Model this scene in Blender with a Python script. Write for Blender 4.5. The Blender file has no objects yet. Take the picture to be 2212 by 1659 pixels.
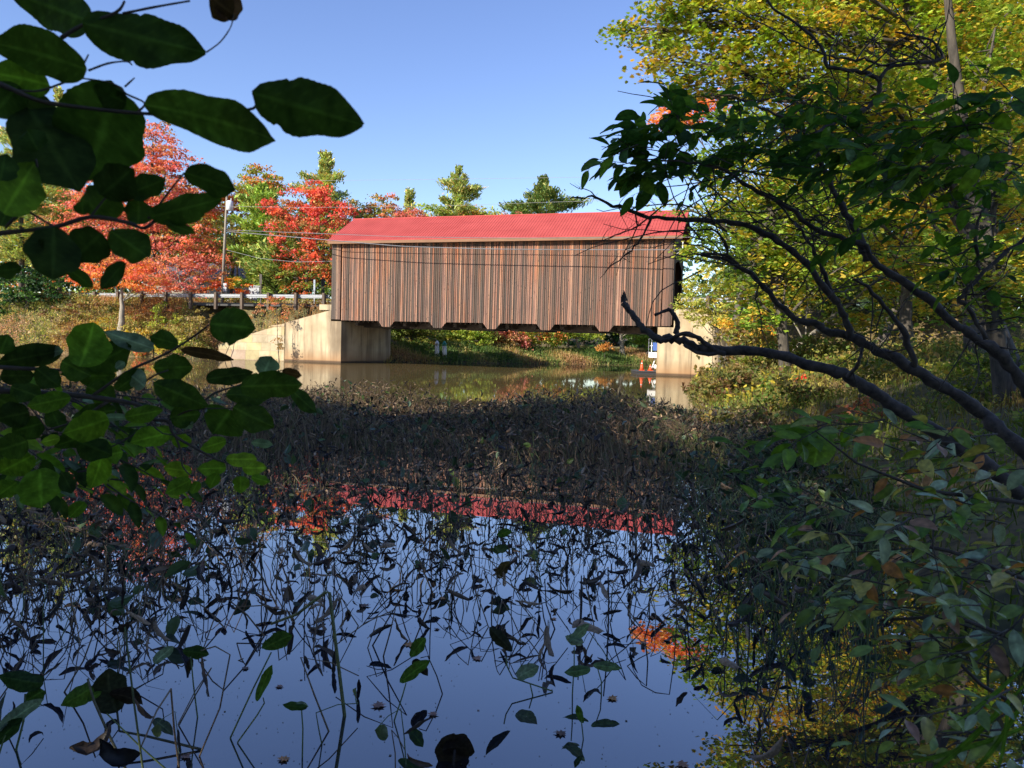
import bpy, math, random
import numpy as np
from mathutils import Vector, Matrix
R = math.radians
rng = np.random.default_rng(11)
random.seed(5)
sc = bpy.context.scene
COL = sc.collection
# ------------------------------------------------------------------ camera
CAMH = 1.82
FD = 1641.7                       # focal length in pixels of a 2212 px wide view
cam_d = bpy.data.cameras.new('camera')
cam = bpy.data.objects.new('camera', cam_d)
COL.objects.link(cam)
CM = Matrix.Rotation(math.pi/2 - math.atan(96/1900), 3, 'X') @ Matrix.Rotation(0.028, 3, 'Z')
cam.matrix_world = Matrix.Translation((0, 0, CAMH)) @ CM.to_4x4()
cam_d.sensor_width = 36; cam_d.lens = 36*1900/2560
cam_d.clip_start = 0.02; cam_d.clip_end = 3000
cam_d.dof.use_dof = True; cam_d.dof.focus_distance = 45; cam_d.dof.aperture_fstop = 13
sc.camera = cam
# ------------------------------------------------------------------ world, sun, exposure
SUN_EL = R(29); SUN_AZ = math.atan2(-.75, -.66)
w = bpy.data.worlds.new('World'); sc.world = w; w.use_nodes = True
nt = w.node_tree; nt.nodes.clear()
sky = nt.nodes.new('ShaderNodeTexSky'); sky.sky_type = 'NISHITA'; sky.sun_disc = False
sky.sun_elevation = SUN_EL; sky.sun_rotation = SUN_AZ
sky.air_density = 1.0; sky.dust_density = 0.05; sky.ozone_density = 2.5
bg = nt.nodes.new('ShaderNodeBackground'); bg.inputs[1].default_value = 0.115
wo = nt.nodes.new('ShaderNodeOutputWorld')
hsv = nt.nodes.new('ShaderNodeHueSaturation'); hsv.inputs['Saturation'].default_value = 1.08; hsv.inputs['Hue'].default_value = .516
nt.links.new(sky.outputs[0], hsv.inputs['Color']); nt.links.new(hsv.outputs[0], bg.inputs[0]); nt.links.new(bg.outputs[0], wo.inputs[0])
sd = bpy.data.lights.new('sun', 'SUN'); sd.energy = 5.0; sd.angle = R(0.53); sd.color = (1, .92, .78)
sun = bpy.data.objects.new('sun', sd); COL.objects.link(sun)
sv = Vector((math.sin(SUN_AZ)*math.cos(SUN_EL), math.cos(SUN_AZ)*math.cos(SUN_EL), math.sin(SUN_EL)))
sun.rotation_euler = sv.to_track_quat('Z', 'Y').to_euler()
sc.view_settings.view_transform = 'Standard'; sc.view_settings.look = 'None'
sc.view_settings.exposure = 1.0; sc.view_settings.gamma = 1
sc.cycles.max_bounces = 6; sc.cycles.diffuse_bounces = 3; sc.cycles.glossy_bounces = 3
sc.cycles.transmission_bounces = 4; sc.cycles.transparent_max_bounces = 4
sc.cycles.use_denoising = True

# ------------------------------------------------------------------ helpers
def at(x, y, Y):
    d = CM @ Vector(((x-1106)/FD, -(y-829.5)/FD, -1))
    return Vector((0, 0, CAMH)) + d*(Y/d.y)
def onz(x, y, z=0.0):
    d = CM @ Vector(((x-1106)/FD, -(y-829.5)/FD, -1))
    return Vector((0, 0, CAMH)) + d*((z-CAMH)/d.z)
def lin(c): return tuple((v/255/12.92) if v/255 <= .04045 else ((v/255+.055)/1.055)**2.4 for v in c)
def tag(o, label=None, cat=None, group=None, kind=None):
    if label: o['label'] = label
    if cat: o['category'] = cat
    if group: o['group'] = group
    if kind: o['kind'] = kind
    return o
def empty(name, loc=(0, 0, 0), label=None, cat=None, group=None):
    o = bpy.data.objects.new(name, None); COL.objects.link(o); o.location = loc
    o.empty_display_size = .1
    return tag(o, label, cat, group)
class MB:
    def __init__(s): s.v = []; s.c = []; s.f = []; s.n = 0
    def add(s, v, f, c=(.5, .5, .5)):
        v = np.asarray(v, dtype=np.float64).reshape(-1, 3)
        c = np.asarray(c, dtype=np.float64)
        if c.ndim == 1: c = np.tile(c, (len(v), 1))
        s.v.append(v); s.c.append(c)
        if isinstance(f, np.ndarray): s.f.append(f+s.n)
        else:
            for k in sorted(set(len(q) for q in f)):
                s.f.append(np.array([q for q in f if len(q) == k], dtype=np.int64)+s.n)
        s.n += len(v)
    def box(s, a, b, c=(.5, .5, .5), M=None):
        x0, y0, z0 = a; x1, y1, z1 = b
        v = np.array([(x, y, z) for z in (z0, z1) for y in (y0, y1) for x in (x0, x1)], float)
        if M is not None: v = np.array([M(*p) for p in v])
        s.add(v, [(0, 2, 3, 1), (4, 5, 7, 6), (0, 1, 5, 4), (2, 6, 7, 3), (0, 4, 6, 2), (1, 3, 7, 5)], c)
    def tube(s, pts, rad, n=6, c=(.5, .5, .5), cap=True):
        P = np.array([tuple(p) for p in pts], float); m = len(P)
        rad = np.broadcast_to(np.asarray(rad, float), (m,)) if np.ndim(rad) else np.full(m, rad)
        T = np.gradient(P, axis=0) if m > 1 else np.zeros_like(P)
        T /= np.linalg.norm(T, axis=1)[:, None]+1e-9
        t0 = T[0]; ref = np.array([0, 0, 1.]) if abs(t0[2]) < .8 else np.array([1., 0, 0])
        A = np.zeros_like(P); a = np.cross(t0, ref); a /= np.linalg.norm(a)+1e-9
        for i in range(m):
            a = a-T[i]*(a@T[i]); a /= np.linalg.norm(a)+1e-9; A[i] = a
        B = np.cross(T, A)
        th = np.linspace(0, 2*math.pi, n, endpoint=False)
        V = P[:, None]+rad[:, None, None]*(np.cos(th)[None, :, None]*A[:, None]+np.sin(th)[None, :, None]*B[:, None])
        i = np.arange(m-1)[:, None]*n; j = np.arange(n)[None]; j2 = (j+1) % n
        F = np.stack([i+j, i+j2, i+n+j2, i+n+j], -1).reshape(-1, 4)
        s.add(V.reshape(-1, 3), F, c)
        if cap and n > 3:
            k = s.n-m*n
            s.f.append(np.array([list(range(k+n-1, k-1, -1))])); s.f.append(np.array([list(range(k+(m-1)*n, k+m*n))]))
    def inst(s, T, F, O, Mx, sc_, c):
        """many copies of one template: T (k,3), F (f,q), O (n,3), Mx (n,3,3), sc_ (n,) or (n,3), c (n,3) or (n,k,3)"""
        n = len(O); k = len(T)
        if n == 0: return
        sc_ = np.asarray(sc_, float)
        if sc_.ndim == 1: sc_ = sc_[:, None].repeat(3, 1)
        L = T[None]*sc_[:, None, :]
        V = np.einsum('nij,nkj->nki', Mx, L)+O[:, None]
        c = np.asarray(c)
        if c.ndim == 2: c = np.repeat(c[:, None], k, 1)
        FF = (F[None]+(np.arange(n)*k)[:, None, None]).reshape(-1, F.shape[1])
        s.add(V.reshape(-1, 3), FF, c.reshape(-1, 3))
    def mesh(s, name):
        me = bpy.data.meshes.new(name)
        V = np.concatenate(s.v); C = np.concatenate(s.c)
        me.vertices.add(len(V)); me.vertices.foreach_set('co', V.astype(np.float32).ravel())
        loops = np.concatenate([f.ravel() for f in s.f]); tot = np.concatenate([np.full(len(f), f.shape[1]) for f in s.f])
        st = np.concatenate([[0], np.cumsum(tot)[:-1]])
        me.loops.add(len(loops)); me.loops.foreach_set('vertex_index', loops.astype(np.int32))
        me.polygons.add(len(tot)); me.polygons.foreach_set('loop_start', st.astype(np.int32)); me.polygons.foreach_set('loop_total', tot.astype(np.int32))
        a = me.attributes.new('col', 'FLOAT_COLOR', 'POINT')
        a.data.foreach_set('color', np.concatenate([np.clip(C, 0, 1), np.ones((len(C), 1))], 1).astype(np.float32).ravel())
        me.update(calc_edges=True); me.validate()
        return me
    def build(s, name, mat, parent=None, smooth=False):
        me = s.mesh(name); me.materials.append(mat)
        me.polygons.foreach_set('use_smooth', np.full(len(me.polygons), bool(smooth)))
        o = bpy.data.objects.new(name, me); COL.objects.link(o)
        if parent is not None:
            o.parent = parent; off = Vector((0, 0, 0)); q = parent
            while q is not None: off += Vector(q.location); q = q.parent
            me.transform(Matrix.Translation(-off))
        return o
def copy_tree(o, parent=None):
    c = o.copy(); COL.objects.link(c)
    if parent is not None: c.parent = parent
    for ch in list(o.children): copy_tree(ch, c)
    return c
def rotmats(n, up=.0, z=None):
    """random frames; local Z (leaf normal) biased upwards by up"""
    N = rng.normal(size=(n, 3)); N /= np.linalg.norm(N, axis=1)[:, None]
    N[:, 2] = np.abs(N[:, 2]); N += np.array([0, 0, up]); N /= np.linalg.norm(N, axis=1)[:, None]
    X = np.cross(N, rng.normal(size=(n, 3))); X /= np.linalg.norm(X, axis=1)[:, None]
    Y = np.cross(N, X)
    return np.stack([X, Y, N], 2)
def pal(colors, n, jit=.15):
    c = np.array(colors)[rng.integers(0, len(colors), n)]
    return np.clip(c*(1+rng.normal(0, jit, (n, 1)))*(1+rng.normal(0, jit*.4, (n, 3))), 0.002, 1)

# ------------------------------------------------------------------ materials
def mat(name):
    m = bpy.data.materials.new(name); m.use_nodes = True; t = m.node_tree; t.nodes.clear()
    out = t.nodes.new('ShaderNodeOutputMaterial'); return m, t, out
def N(t, k, **kw):
    n = t.nodes.new(k)
    for a, b in kw.items(): setattr(n, a, b)
    return n
def leaf_mat(name, rough=.55, spec=.3, trans=.38, boost=1.5, bump=0):
    m, t, out = mat(name)
    a = N(t, 'ShaderNodeAttribute', attribute_name='col')
    p = N(t, 'ShaderNodeBsdfPrincipled'); p.inputs['Roughness'].default_value = rough; p.inputs['Specular IOR Level'].default_value = spec
    tr = N(t, 'ShaderNodeBsdfTranslucent'); mx = N(t, 'ShaderNodeMixShader'); mx.inputs[0].default_value = trans
    mu = N(t, 'ShaderNodeMix', data_type='RGBA', blend_type='MULTIPLY'); mu.inputs[0].default_value = 1; mu.inputs[7].default_value = (boost, boost*1.05, boost*.5, 1)
    L = t.links.new
    src = a.outputs[0]
    if bump:
        tc = N(t, 'ShaderNodeTexCoord'); nz = N(t, 'ShaderNodeTexNoise'); nz.inputs['Scale'].default_value = bump; nz.inputs['Detail'].default_value = 4
        L(tc.outputs['Object'], nz.inputs[0]); cr = N(t, 'ShaderNodeMapRange'); cr.inputs[1].default_value = .3; cr.inputs[2].default_value = .7; cr.inputs[3].default_value = .6; cr.inputs[4].default_value = 1.35
        L(nz.outputs[0], cr.inputs[0]); m2 = N(t, 'ShaderNodeVectorMath', operation='SCALE'); L(a.outputs[0], m2.inputs[0]); L(cr.outputs[0], m2.inputs[3]); src = m2.outputs[0]
        b = N(t, 'ShaderNodeBump'); b.inputs[0].default_value = .35; b.inputs[1].default_value = .002; L(nz.outputs[0], b.inputs[2]); L(b.outputs[0], p.inputs['Normal'])
    L(src, p.inputs['Base Color']); L(src, mu.inputs[6]); L(mu.outputs[2], tr.inputs[0])
    L(p.outputs[0], mx.inputs[1]); L(tr.outputs[0], mx.inputs[2]); L(mx.outputs[0], out.inputs[0])
    return m
def noise_mat(name, c1, c2, scale=3, rough=.8, bump=.3, stretch=(1, 1, 1), attr=False, dist=.05, metal=0, detail=6):
    m, t, out = mat(name); L = t.links.new
    tc = N(t, 'ShaderNodeTexCoord'); mp = N(t, 'ShaderNodeMapping'); mp.inputs['Scale'].default_value = stretch
    nz = N(t, 'ShaderNodeTexNoise'); nz.inputs['Scale'].default_value = scale; nz.inputs['Detail'].default_value = detail; nz.inputs['Roughness'].default_value = .65
    L(tc.outputs['Object'], mp.inputs[0]); L(mp.outputs[0], nz.inputs[0])
    cr = N(t, 'ShaderNodeValToRGB'); cr.color_ramp.elements[0].position = .3; cr.color_ramp.elements[1].position = .7
    cr.color_ramp.elements[0].color = (*c1, 1); cr.color_ramp.elements[1].color = (*c2, 1)
    L(nz.outputs[0], cr.inputs[0])
    p = N(t, 'ShaderNodeBsdfPrincipled'); p.inputs['Roughness'].default_value = rough; p.inputs['Metallic'].default_value = metal
    b = N(t, 'ShaderNodeBump'); b.inputs[0].default_value = bump; b.inputs[1].default_value = dist
    L(nz.outputs[0], b.inputs[2]); L(b.outputs[0], p.inputs['Normal'])
    src = cr.outputs[0]
    if attr:
        a = N(t, 'ShaderNodeAttribute', attribute_name='col')
        mu = N(t, 'ShaderNodeMix', data_type='RGBA', blend_type='MULTIPLY'); mu.inputs[0].default_value = 1
        L(a.outputs[0], mu.inputs[6]); L(src, mu.inputs[7]); src = mu.outputs[2]
    L(src, p.inputs['Base Color']); L(p.outputs[0], out.inputs[0])
    return m
M_LEAF = leaf_mat('foliage')
M_NEAR = leaf_mat('near_leaf', rough=.55, spec=.08, trans=.42, boost=1.6, bump=60)
M_SHEEN = leaf_mat('sheen_leaf', rough=.45, spec=.35, trans=.3, boost=1.5, bump=60)
M_DEAD = leaf_mat('dead_leaf', rough=.5, spec=.4, trans=.08, boost=1, bump=80)
M_NEEDLE = leaf_mat('needles', rough=.6, trans=.2)
M_BARK = noise_mat('bark', (.022, .019, .015), (.115, .095, .072), 13, .9, 1, (1, 1, .16))
M_BARKG = noise_mat('grey_bark', (.14, .12, .095), (.30, .265, .21), 5, .9, .5, (1, 1, .4))
M_DARKBARK = noise_mat('dark_bark', (.016, .012, .010), (.105, .082, .066), 26, .9, 1, (1, 1, 1), dist=.02)
M_TWIG = noise_mat('twig', (.03, .022, .016), (.07, .05, .035), 30, .8, .3)
M_STEM = noise_mat('weed_stem', (.5, .5, .5), (1.4, 1.4, 1.4), 30, .7, .2, attr=True)
M_CONC = None
M_STEEL = noise_mat('galvanised_steel', (.24, .25, .26), (.36, .37, .38), 8, .5, .05, metal=.2)
M_POSTW = noise_mat('post_timber', (.05, .035, .025), (.14, .10, .07), 8, .9, .4, (1, 1, .2))
M_PAINT = noise_mat('attr_paint', (.8, .8, .8), (1.05, 1.05, 1.05), 12, .55, .1, attr=True)
M_WIRE = noise_mat('cable', (.10, .10, .11), (.18, .18, .19), 5, .5, 0)
M_WIRE2 = noise_mat('bare_cable', (.22, .22, .22), (.28, .28, .28), 5, .5, 0)

def plank_mat():
    m, t, out = mat('weathered_planks'); L = t.links.new
    a = N(t, 'ShaderNodeAttribute', attribute_name='col'); tc = N(t, 'ShaderNodeTexCoord')
    g = N(t, 'ShaderNodeMapping'); g.inputs['Scale'].default_value = (14, 14, .55)
    n1 = N(t, 'ShaderNodeTexNoise'); n1.inputs['Scale'].default_value = 1; n1.inputs['Detail'].default_value = 7; n1.inputs['Roughness'].default_value = .7
    L(tc.outputs['Object'], g.inputs[0]); L(g.outputs[0], n1.inputs[0])
    r1 = N(t, 'ShaderNodeValToRGB'); r1.color_ramp.elements[0].position = .32; r1.color_ramp.elements[1].position = .72
    r1.color_ramp.elements[0].color = (.52, .50, .52, 1); r1.color_ramp.elements[1].color = (1.6, 1.38, 1.12, 1); L(n1.outputs[0], r1.inputs[0])
    # knots
    g2 = N(t, 'ShaderNodeMapping'); g2.inputs['Scale'].default_value = (7, 7, 2.2); L(tc.outputs['Object'], g2.inputs[0])
    vo = N(t, 'ShaderNodeTexVoronoi'); vo.inputs['Scale'].default_value = 1.0; L(g2.outputs[0], vo.inputs[0])
    r2 = N(t, 'ShaderNodeMapRange'); r2.inputs[1].default_value = .08; r2.inputs[2].default_value = .2; r2.inputs[3].default_value = .15; r2.inputs[4].default_value = 1; L(vo.outputs[0], r2.inputs[0])
    # broad weathering: greyer low down, patchy
    n3 = N(t, 'ShaderNodeTexNoise'); n3.inputs['Scale'].default_value = 1; n3.inputs['Detail'].default_value = 6; g3 = N(t, 'ShaderNodeMapping'); g3.inputs['Scale'].default_value = (1.3, 1.3, .4); L(tc.outputs['Object'], g3.inputs[0]); L(g3.outputs[0], n3.inputs[0])
    sp = N(t, 'ShaderNodeSeparateXYZ'); L(tc.outputs['Object'], sp.inputs[0])
    zz = N(t, 'ShaderNodeMapRange'); zz.inputs[1].default_value = 3.0; zz.inputs[2].default_value = 9.6; zz.inputs[3].default_value = .30; zz.inputs[4].default_value = -.18; L(sp.outputs[2], zz.inputs[0])
    ad = N(t, 'ShaderNodeMath', operation='ADD'); L(n3.outputs[0], ad.inputs[0]); L(zz.outputs[0], ad.inputs[1])
    r3 = N(t, 'ShaderNodeMapRange'); r3.inputs[1].default_value = .35; r3.inputs[2].default_value = .8; r3.inputs[3].default_value = 0; r3.inputs[4].default_value = .75; L(ad.outputs[0], r3.inputs[0])
    m1 = N(t, 'ShaderNodeMix', data_type='RGBA', blend_type='MIX'); L(r3.outputs[0], m1.inputs[0]); L(a.outputs[0], m1.inputs[6])
    hs = N(t, 'ShaderNodeHueSaturation'); hs.inputs['Saturation'].default_value = .42; hs.inputs['Value'].default_value = .62; L(a.outputs[0], hs.inputs['Color']); L(hs.outputs[0], m1.inputs[7])
    m2 = N(t, 'ShaderNodeMix', data_type='RGBA', blend_type='MULTIPLY'); m2.inputs[0].default_value = 1; L(m1.outputs[2], m2.inputs[6]); L(r1.outputs[0], m2.inputs[7])
    m3 = N(t, 'ShaderNodeVectorMath', operation='SCALE'); L(m2.outputs[2], m3.inputs[0]); L(r2.outputs[0], m3.inputs[3])
    p = N(t, 'ShaderNodeBsdfPrincipled'); p.inputs['Roughness'].default_value = .75
    b = N(t, 'ShaderNodeBump'); b.inputs[0].default_value = .4; b.inputs[1].default_value = .02; L(n1.outputs[0], b.inputs[2]); L(b.outputs[0], p.inputs['Normal'])
    L(m3.outputs[0], p.inputs['Base Color']); L(p.outputs[0], out.inputs[0]); return m
M_PLANK = plank_mat()
def conc_mat():
    m, t, out = mat('stained_concrete'); L = t.links.new
    tc = N(t, 'ShaderNodeTexCoord')
    n0 = N(t, 'ShaderNodeTexNoise'); n0.inputs['Scale'].default_value = .8; n0.inputs['Detail'].default_value = 8; L(tc.outputs['Object'], n0.inputs[0])
    r0 = N(t, 'ShaderNodeValToRGB'); e = r0.color_ramp.elements; e[0].position = .3; e[1].position = .7
    e[0].color = (.31, .23, .135, 1); e[1].color = (.46, .37, .235, 1); L(n0.outputs[0], r0.inputs[0])
    mp = N(t, 'ShaderNodeMapping'); mp.inputs['Scale'].default_value = (1.6, 1.6, .13); L(tc.outputs['Object'], mp.inputs[0])
    n1 = N(t, 'ShaderNodeTexNoise'); n1.inputs['Scale'].default_value = 1.3; n1.inputs['Detail'].default_value = 6; L(mp.outputs[0], n1.inputs[0])
    r1 = N(t, 'ShaderNodeValToRGB'); e = r1.color_ramp.elements; e[0].position = .36; e[1].position = .56
    e[0].color = (.42, .40, .40, 1); e[1].color = (1, 1, 1, 1); L(n1.outputs[0], r1.inputs[0])
    m1 = N(t, 'ShaderNodeMix', data_type='RGBA', blend_type='MULTIPLY'); m1.inputs[0].default_value = .9; L(r0.outputs[0], m1.inputs[6]); L(r1.outputs[0], m1.inputs[7])
    sp = N(t, 'ShaderNodeSeparateXYZ'); L(tc.outputs['Object'], sp.inputs[0])
    # wet, rusty band by the water and board marks
    zb = N(t, 'ShaderNodeMapRange'); zb.inputs[1].default_value = .15; zb.inputs[2].default_value = 1.1; zb.inputs[3].default_value = .75; zb.inputs[4].default_value = 0; L(sp.outputs[2], zb.inputs[0])
    m2 = N(t, 'ShaderNodeMix', data_type='RGBA', blend_type='MIX'); L(zb.outputs[0], m2.inputs[0]); L(m1.outputs[2], m2.inputs[6]); m2.inputs[7].default_value = (.26, .13, .05, 1)
    z2 = N(t, 'ShaderNodeMapRange'); z2.inputs[1].default_value = .10; z2.inputs[2].default_value = .22; z2.inputs[3].default_value = .25; z2.inputs[4].default_value = 1; L(sp.outputs[2], z2.inputs[0])
    m3 = N(t, 'ShaderNodeVectorMath', operation='SCALE'); L(m2.outputs[2], m3.inputs[0]); L(z2.outputs[0], m3.inputs[3])
    wv = N(t, 'ShaderNodeTexWave', bands_direction='Z'); wv.inputs['Scale'].default_value = 1.1; wv.inputs['Distortion'].default_value = .3; L(tc.outputs['Object'], wv.inputs[0])
    hb = N(t, 'ShaderNodeMath', operation='ADD'); L(n0.outputs[0], hb.inputs[0]); L(wv.outputs[1], hb.inputs[1])
    p = N(t, 'ShaderNodeBsdfPrincipled'); p.inputs['Roughness'].default_value = .85
    b = N(t, 'ShaderNodeBump'); b.inputs[0].default_value = .2; b.inputs[1].default_value = .012; L(hb.outputs[0], b.inputs[2]); L(b.outputs[0], p.inputs['Normal'])
    L(m3.outputs[0], p.inputs['Base Color']); L(p.outputs[0], out.inputs[0]); return m
M_CONC = conc_mat()
def roof_mat():
    m, t, out = mat('red_painted_steel'); L = t.links.new
    tc = N(t, 'ShaderNodeTexCoord'); nz = N(t, 'ShaderNodeTexNoise'); nz.inputs['Scale'].default_value = .7; nz.inputs['Detail'].default_value = 5; L(tc.outputs['Object'], nz.inputs[0])
    cr = N(t, 'ShaderNodeValToRGB'); e = cr.color_ramp.elements; e[0].position = .3; e[1].position = .7; e[0].color = (.32, .056, .052, 1); e[1].color = (.39, .074, .068, 1); L(nz.outputs[0], cr.inputs[0])
    p = N(t, 'ShaderNodeBsdfPrincipled'); p.inputs['Roughness'].default_value = .7; p.inputs['Specular IOR Level'].default_value = .12
    L(cr.outputs[0], p.inputs['Base Color']); L(p.outputs[0], out.inputs[0]); return m
M_ROOF = roof_mat()

def water_mat():
    m, t, out = mat('pond_and_river_water'); L = t.links.new
    g = N(t, 'ShaderNodeNewGeometry'); sp = N(t, 'ShaderNodeSeparateXYZ'); L(g.outputs['Position'], sp.inputs[0])
    wob = N(t, 'ShaderNodeTexNoise'); wob.inputs['Scale'].default_value = .12; L(g.outputs['Position'], wob.inputs[0])
    ya = N(t, 'ShaderNodeMath', operation='MULTIPLY_ADD'); L(wob.outputs[0], ya.inputs[0]); ya.inputs[1].default_value = 6; L(sp.outputs[1], ya.inputs[2])
    far = N(t, 'ShaderNodeMapRange'); far.inputs[1].default_value = 19; far.inputs[2].default_value = 27; L(ya.outputs[0], far.inputs[0])
    mp = N(t, 'ShaderNodeMapping'); mp.inputs['Scale'].default_value = (.7, 1.1, 1); L(g.outputs['Position'], mp.inputs[0])
    n1 = N(t, 'ShaderNodeTexNoise'); n1.inputs['Scale'].default_value = 5.5; n1.inputs['Detail'].default_value = 5; L(mp.outputs[0], n1.inputs[0])
    n2 = N(t, 'ShaderNodeTexNoise'); n2.inputs['Scale'].default_value = .9; n2.inputs['Detail'].default_value = 3; L(mp.outputs[0], n2.inputs[0])
    hs = N(t, 'ShaderNodeMath', operation='MULTIPLY_ADD'); L(n2.outputs[0], hs.inputs[0]); hs.inputs[1].default_value = 1.2; L(n1.outputs[0], hs.inputs[2])
    # patches of ruffled and smoother water
    n4 = N(t, 'ShaderNodeTexNoise'); n4.inputs['Scale'].default_value = .09; n4.inputs['Detail'].default_value = 3; L(mp.outputs[0], n4.inputs[0])
    pr = N(t, 'ShaderNodeMapRange'); pr.inputs[1].default_value = .35; pr.inputs[2].default_value = .65; pr.inputs[3].default_value = .45; pr.inputs[4].default_value = 1; L(n4.outputs[0], pr.inputs[0])
    st = N(t, 'ShaderNodeMath', operation='MULTIPLY'); L(far.outputs[0], st.inputs[0]); L(pr.outputs[0], st.inputs[1])
    s2 = N(t, 'ShaderNodeMath', operation='MULTIPLY_ADD'); L(st.outputs[0], s2.inputs[0]); s2.inputs[1].default_value = .2; s2.inputs[2].default_value = .0011
    b = N(t, 'ShaderNodeBump'); b.inputs[0].default_value = 1; L(s2.outputs[0], b.inputs[1]); L(hs.outputs[0], b.inputs[2])
    lw = N(t, 'ShaderNodeFresnel'); lw.inputs[0].default_value = 1.33; L(b.outputs[0], lw.inputs[1])
    pw = N(t, 'ShaderNodeMath', operation='POWER'); L(lw.outputs[0], pw.inputs[0]); pw.inputs[1].default_value = .42
    fr = N(t, 'ShaderNodeMapRange'); fr.inputs[3].default_value = 1.0; fr.inputs[4].default_value = .62; L(far.outputs[0], fr.inputs[0])
    fm = N(t, 'ShaderNodeMath', operation='MULTIPLY'); L(pw.outputs[0], fm.inputs[0]); L(fr.outputs[0], fm.inputs[1])
    df = N(t, 'ShaderNodeBsdfDiffuse')
    mc = N(t, 'ShaderNodeMix', data_type='RGBA'); L(far.outputs[0], mc.inputs[0]); mc.inputs[6].default_value = (.012, .014, .02, 1); mc.inputs[7].default_value = (.075, .056, .026, 1); L(mc.outputs[2], df.inputs[0])
    gl = N(t, 'ShaderNodeBsdfGlossy'); gl.inputs[0].default_value = (1, 1, 1, 1); L(b.outputs[0], gl.inputs['Normal'])
    ro = N(t, 'ShaderNodeMath', operation='MULTIPLY'); L(far.outputs[0], ro.inputs[0]); ro.inputs[1].default_value = .03; L(ro.outputs[0], gl.inputs['Roughness'])
    mx = N(t, 'ShaderNodeMixShader'); L(fm.outputs[0], mx.inputs[0]); L(df.outputs[0], mx.inputs[1]); L(gl.outputs[0], mx.inputs[2])
    L(mx.outputs[0], out.inputs[0]); return m
M_WATER = water_mat()
def ground_mat():
    m, t, out = mat('leaf_littered_soil'); L = t.links.new
    g = N(t, 'ShaderNodeNewGeometry')
    n1 = N(t, 'ShaderNodeTexNoise'); n1.inputs['Scale'].default_value = .35; n1.inputs['Detail'].default_value = 8; L(g.outputs['Position'], n1.inputs[0])
    n2 = N(t, 'ShaderNodeTexNoise'); n2.inputs['Scale'].default_value = 9; n2.inputs['Detail'].default_value = 5; L(g.outputs['Position'], n2.inputs[0])
    c1 = N(t, 'ShaderNodeValToRGB'); e = c1.color_ramp.elements; e[0].position = .35; e[1].position = .65
    e[0].color = (.055, .06, .02, 1); e[1].color = (.17, .12, .055, 1); L(n1.outputs[0], c1.inputs[0])
    c2 = N(t, 'ShaderNodeValToRGB'); e = c2.color_ramp.elements; e[0].position = .35; e[1].position = .65
    e[0].color = (.5, .5, .5, 1); e[1].color = (1.4, 1.3, 1.2, 1); L(n2.outputs[0], c2.inputs[0])
    mu = N(t, 'ShaderNodeMix', data_type='RGBA', blend_type='MULTIPLY'); mu.inputs[0].default_value = 1; L(c1.outputs[0], mu.inputs[6]); L(c2.outputs[0], mu.inputs[7])
    p = N(t, 'ShaderNodeBsdfPrincipled'); p.inputs['Roughness'].default_value = .95
    b = N(t, 'ShaderNodeBump'); b.inputs[0].default_value = .6; b.inputs[1].default_value = .08; L(n2.outputs[0], b.inputs[2]); L(b.outputs[0], p.inputs['Normal'])
    L(mu.outputs[2], p.inputs['Base Color']); L(p.outputs[0], out.inputs[0]); return m
M_GROUND = ground_mat()
M_ASPHALT = noise_mat('asphalt', (.045, .045, .045), (.07, .068, .065), 30, .9, .3)
M_TIMBER = noise_mat('dark_timber', (.028, .02, .014), (.075, .052, .034), 4, .9, .3, (1, 1, 1))
M_FASCIA = noise_mat('fresh_fascia_board', (.15, .066, .027), (.21, .10, .044), 3, .7, .1, (.3, .3, 3))
M_STONE = noise_mat('stone_blocks', (.30, .23, .135), (.52, .42, .27), 1.1, .9, .25, attr=True, dist=.02)

# ------------------------------------------------------------------ bridge frame
BA = np.array([-13.994, 61.782]); BU = np.array([.95367, -.30084]); BV = np.array([.30084, .95367])
def BF(s, t, z): return (BA[0]+BU[0]*s+BV[0]*t, BA[1]+BU[1]*s+BV[1]*t, z)
LEN = 25.41; WID = 7.2

# ------------------------------------------------------------------ terrain
poly = np.array([(-90, -4), (-14, -1.5), (-6, .6), (0, 1.0), (2.0, 1.3), (2.7, 3), (3.3, 6), (4.2, 10), (4.9, 15), (5.8, 22), (7.5, 32), (10.5, 44), (14.6, 51.5), (14.4, 53),
                 (13.5, 57), (16.5, 66), (30, 74), (60, 78), (110, 80), (110, 98), (60, 97), (20.5, 92.5), (9, 84), (.8, 77.9), (-6, 72), (-11.5, 67.5), (-14.0, 66), (-14.6, 62.6),
                 (-19.0, 63.65), (-25.0, 65.2), (-26.0, 62.6), (-34, 63.6), (-52, 66), (-90, 66)], float)
def sdist(P):
    """signed distance to the shoreline, positive on land"""
    a = poly; b = np.roll(poly, -1, 0)
    D = np.full(len(P), 1e9); inside = np.zeros(len(P), bool)
    for p, q in zip(a, b):
        e = q-p; w_ = P-p; t = np.clip((w_@e)/(e@e), 0, 1); D = np.minimum(D, np.linalg.norm(w_-t[:, None]*e, axis=1))
        c = ((p[1] <= P[:, 1]) & (q[1] > P[:, 1])) | ((q[1] <= P[:, 1]) & (p[1] > P[:, 1]))
        xi = p[0]+(P[:, 1]-p[1])*e[0]/(e[1] if abs(e[1]) > 1e-9 else 1e-9)
        inside ^= c & (P[:, 0] < xi)
    return np.where(inside, -D, D)
ROADZ = 4.85
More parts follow.
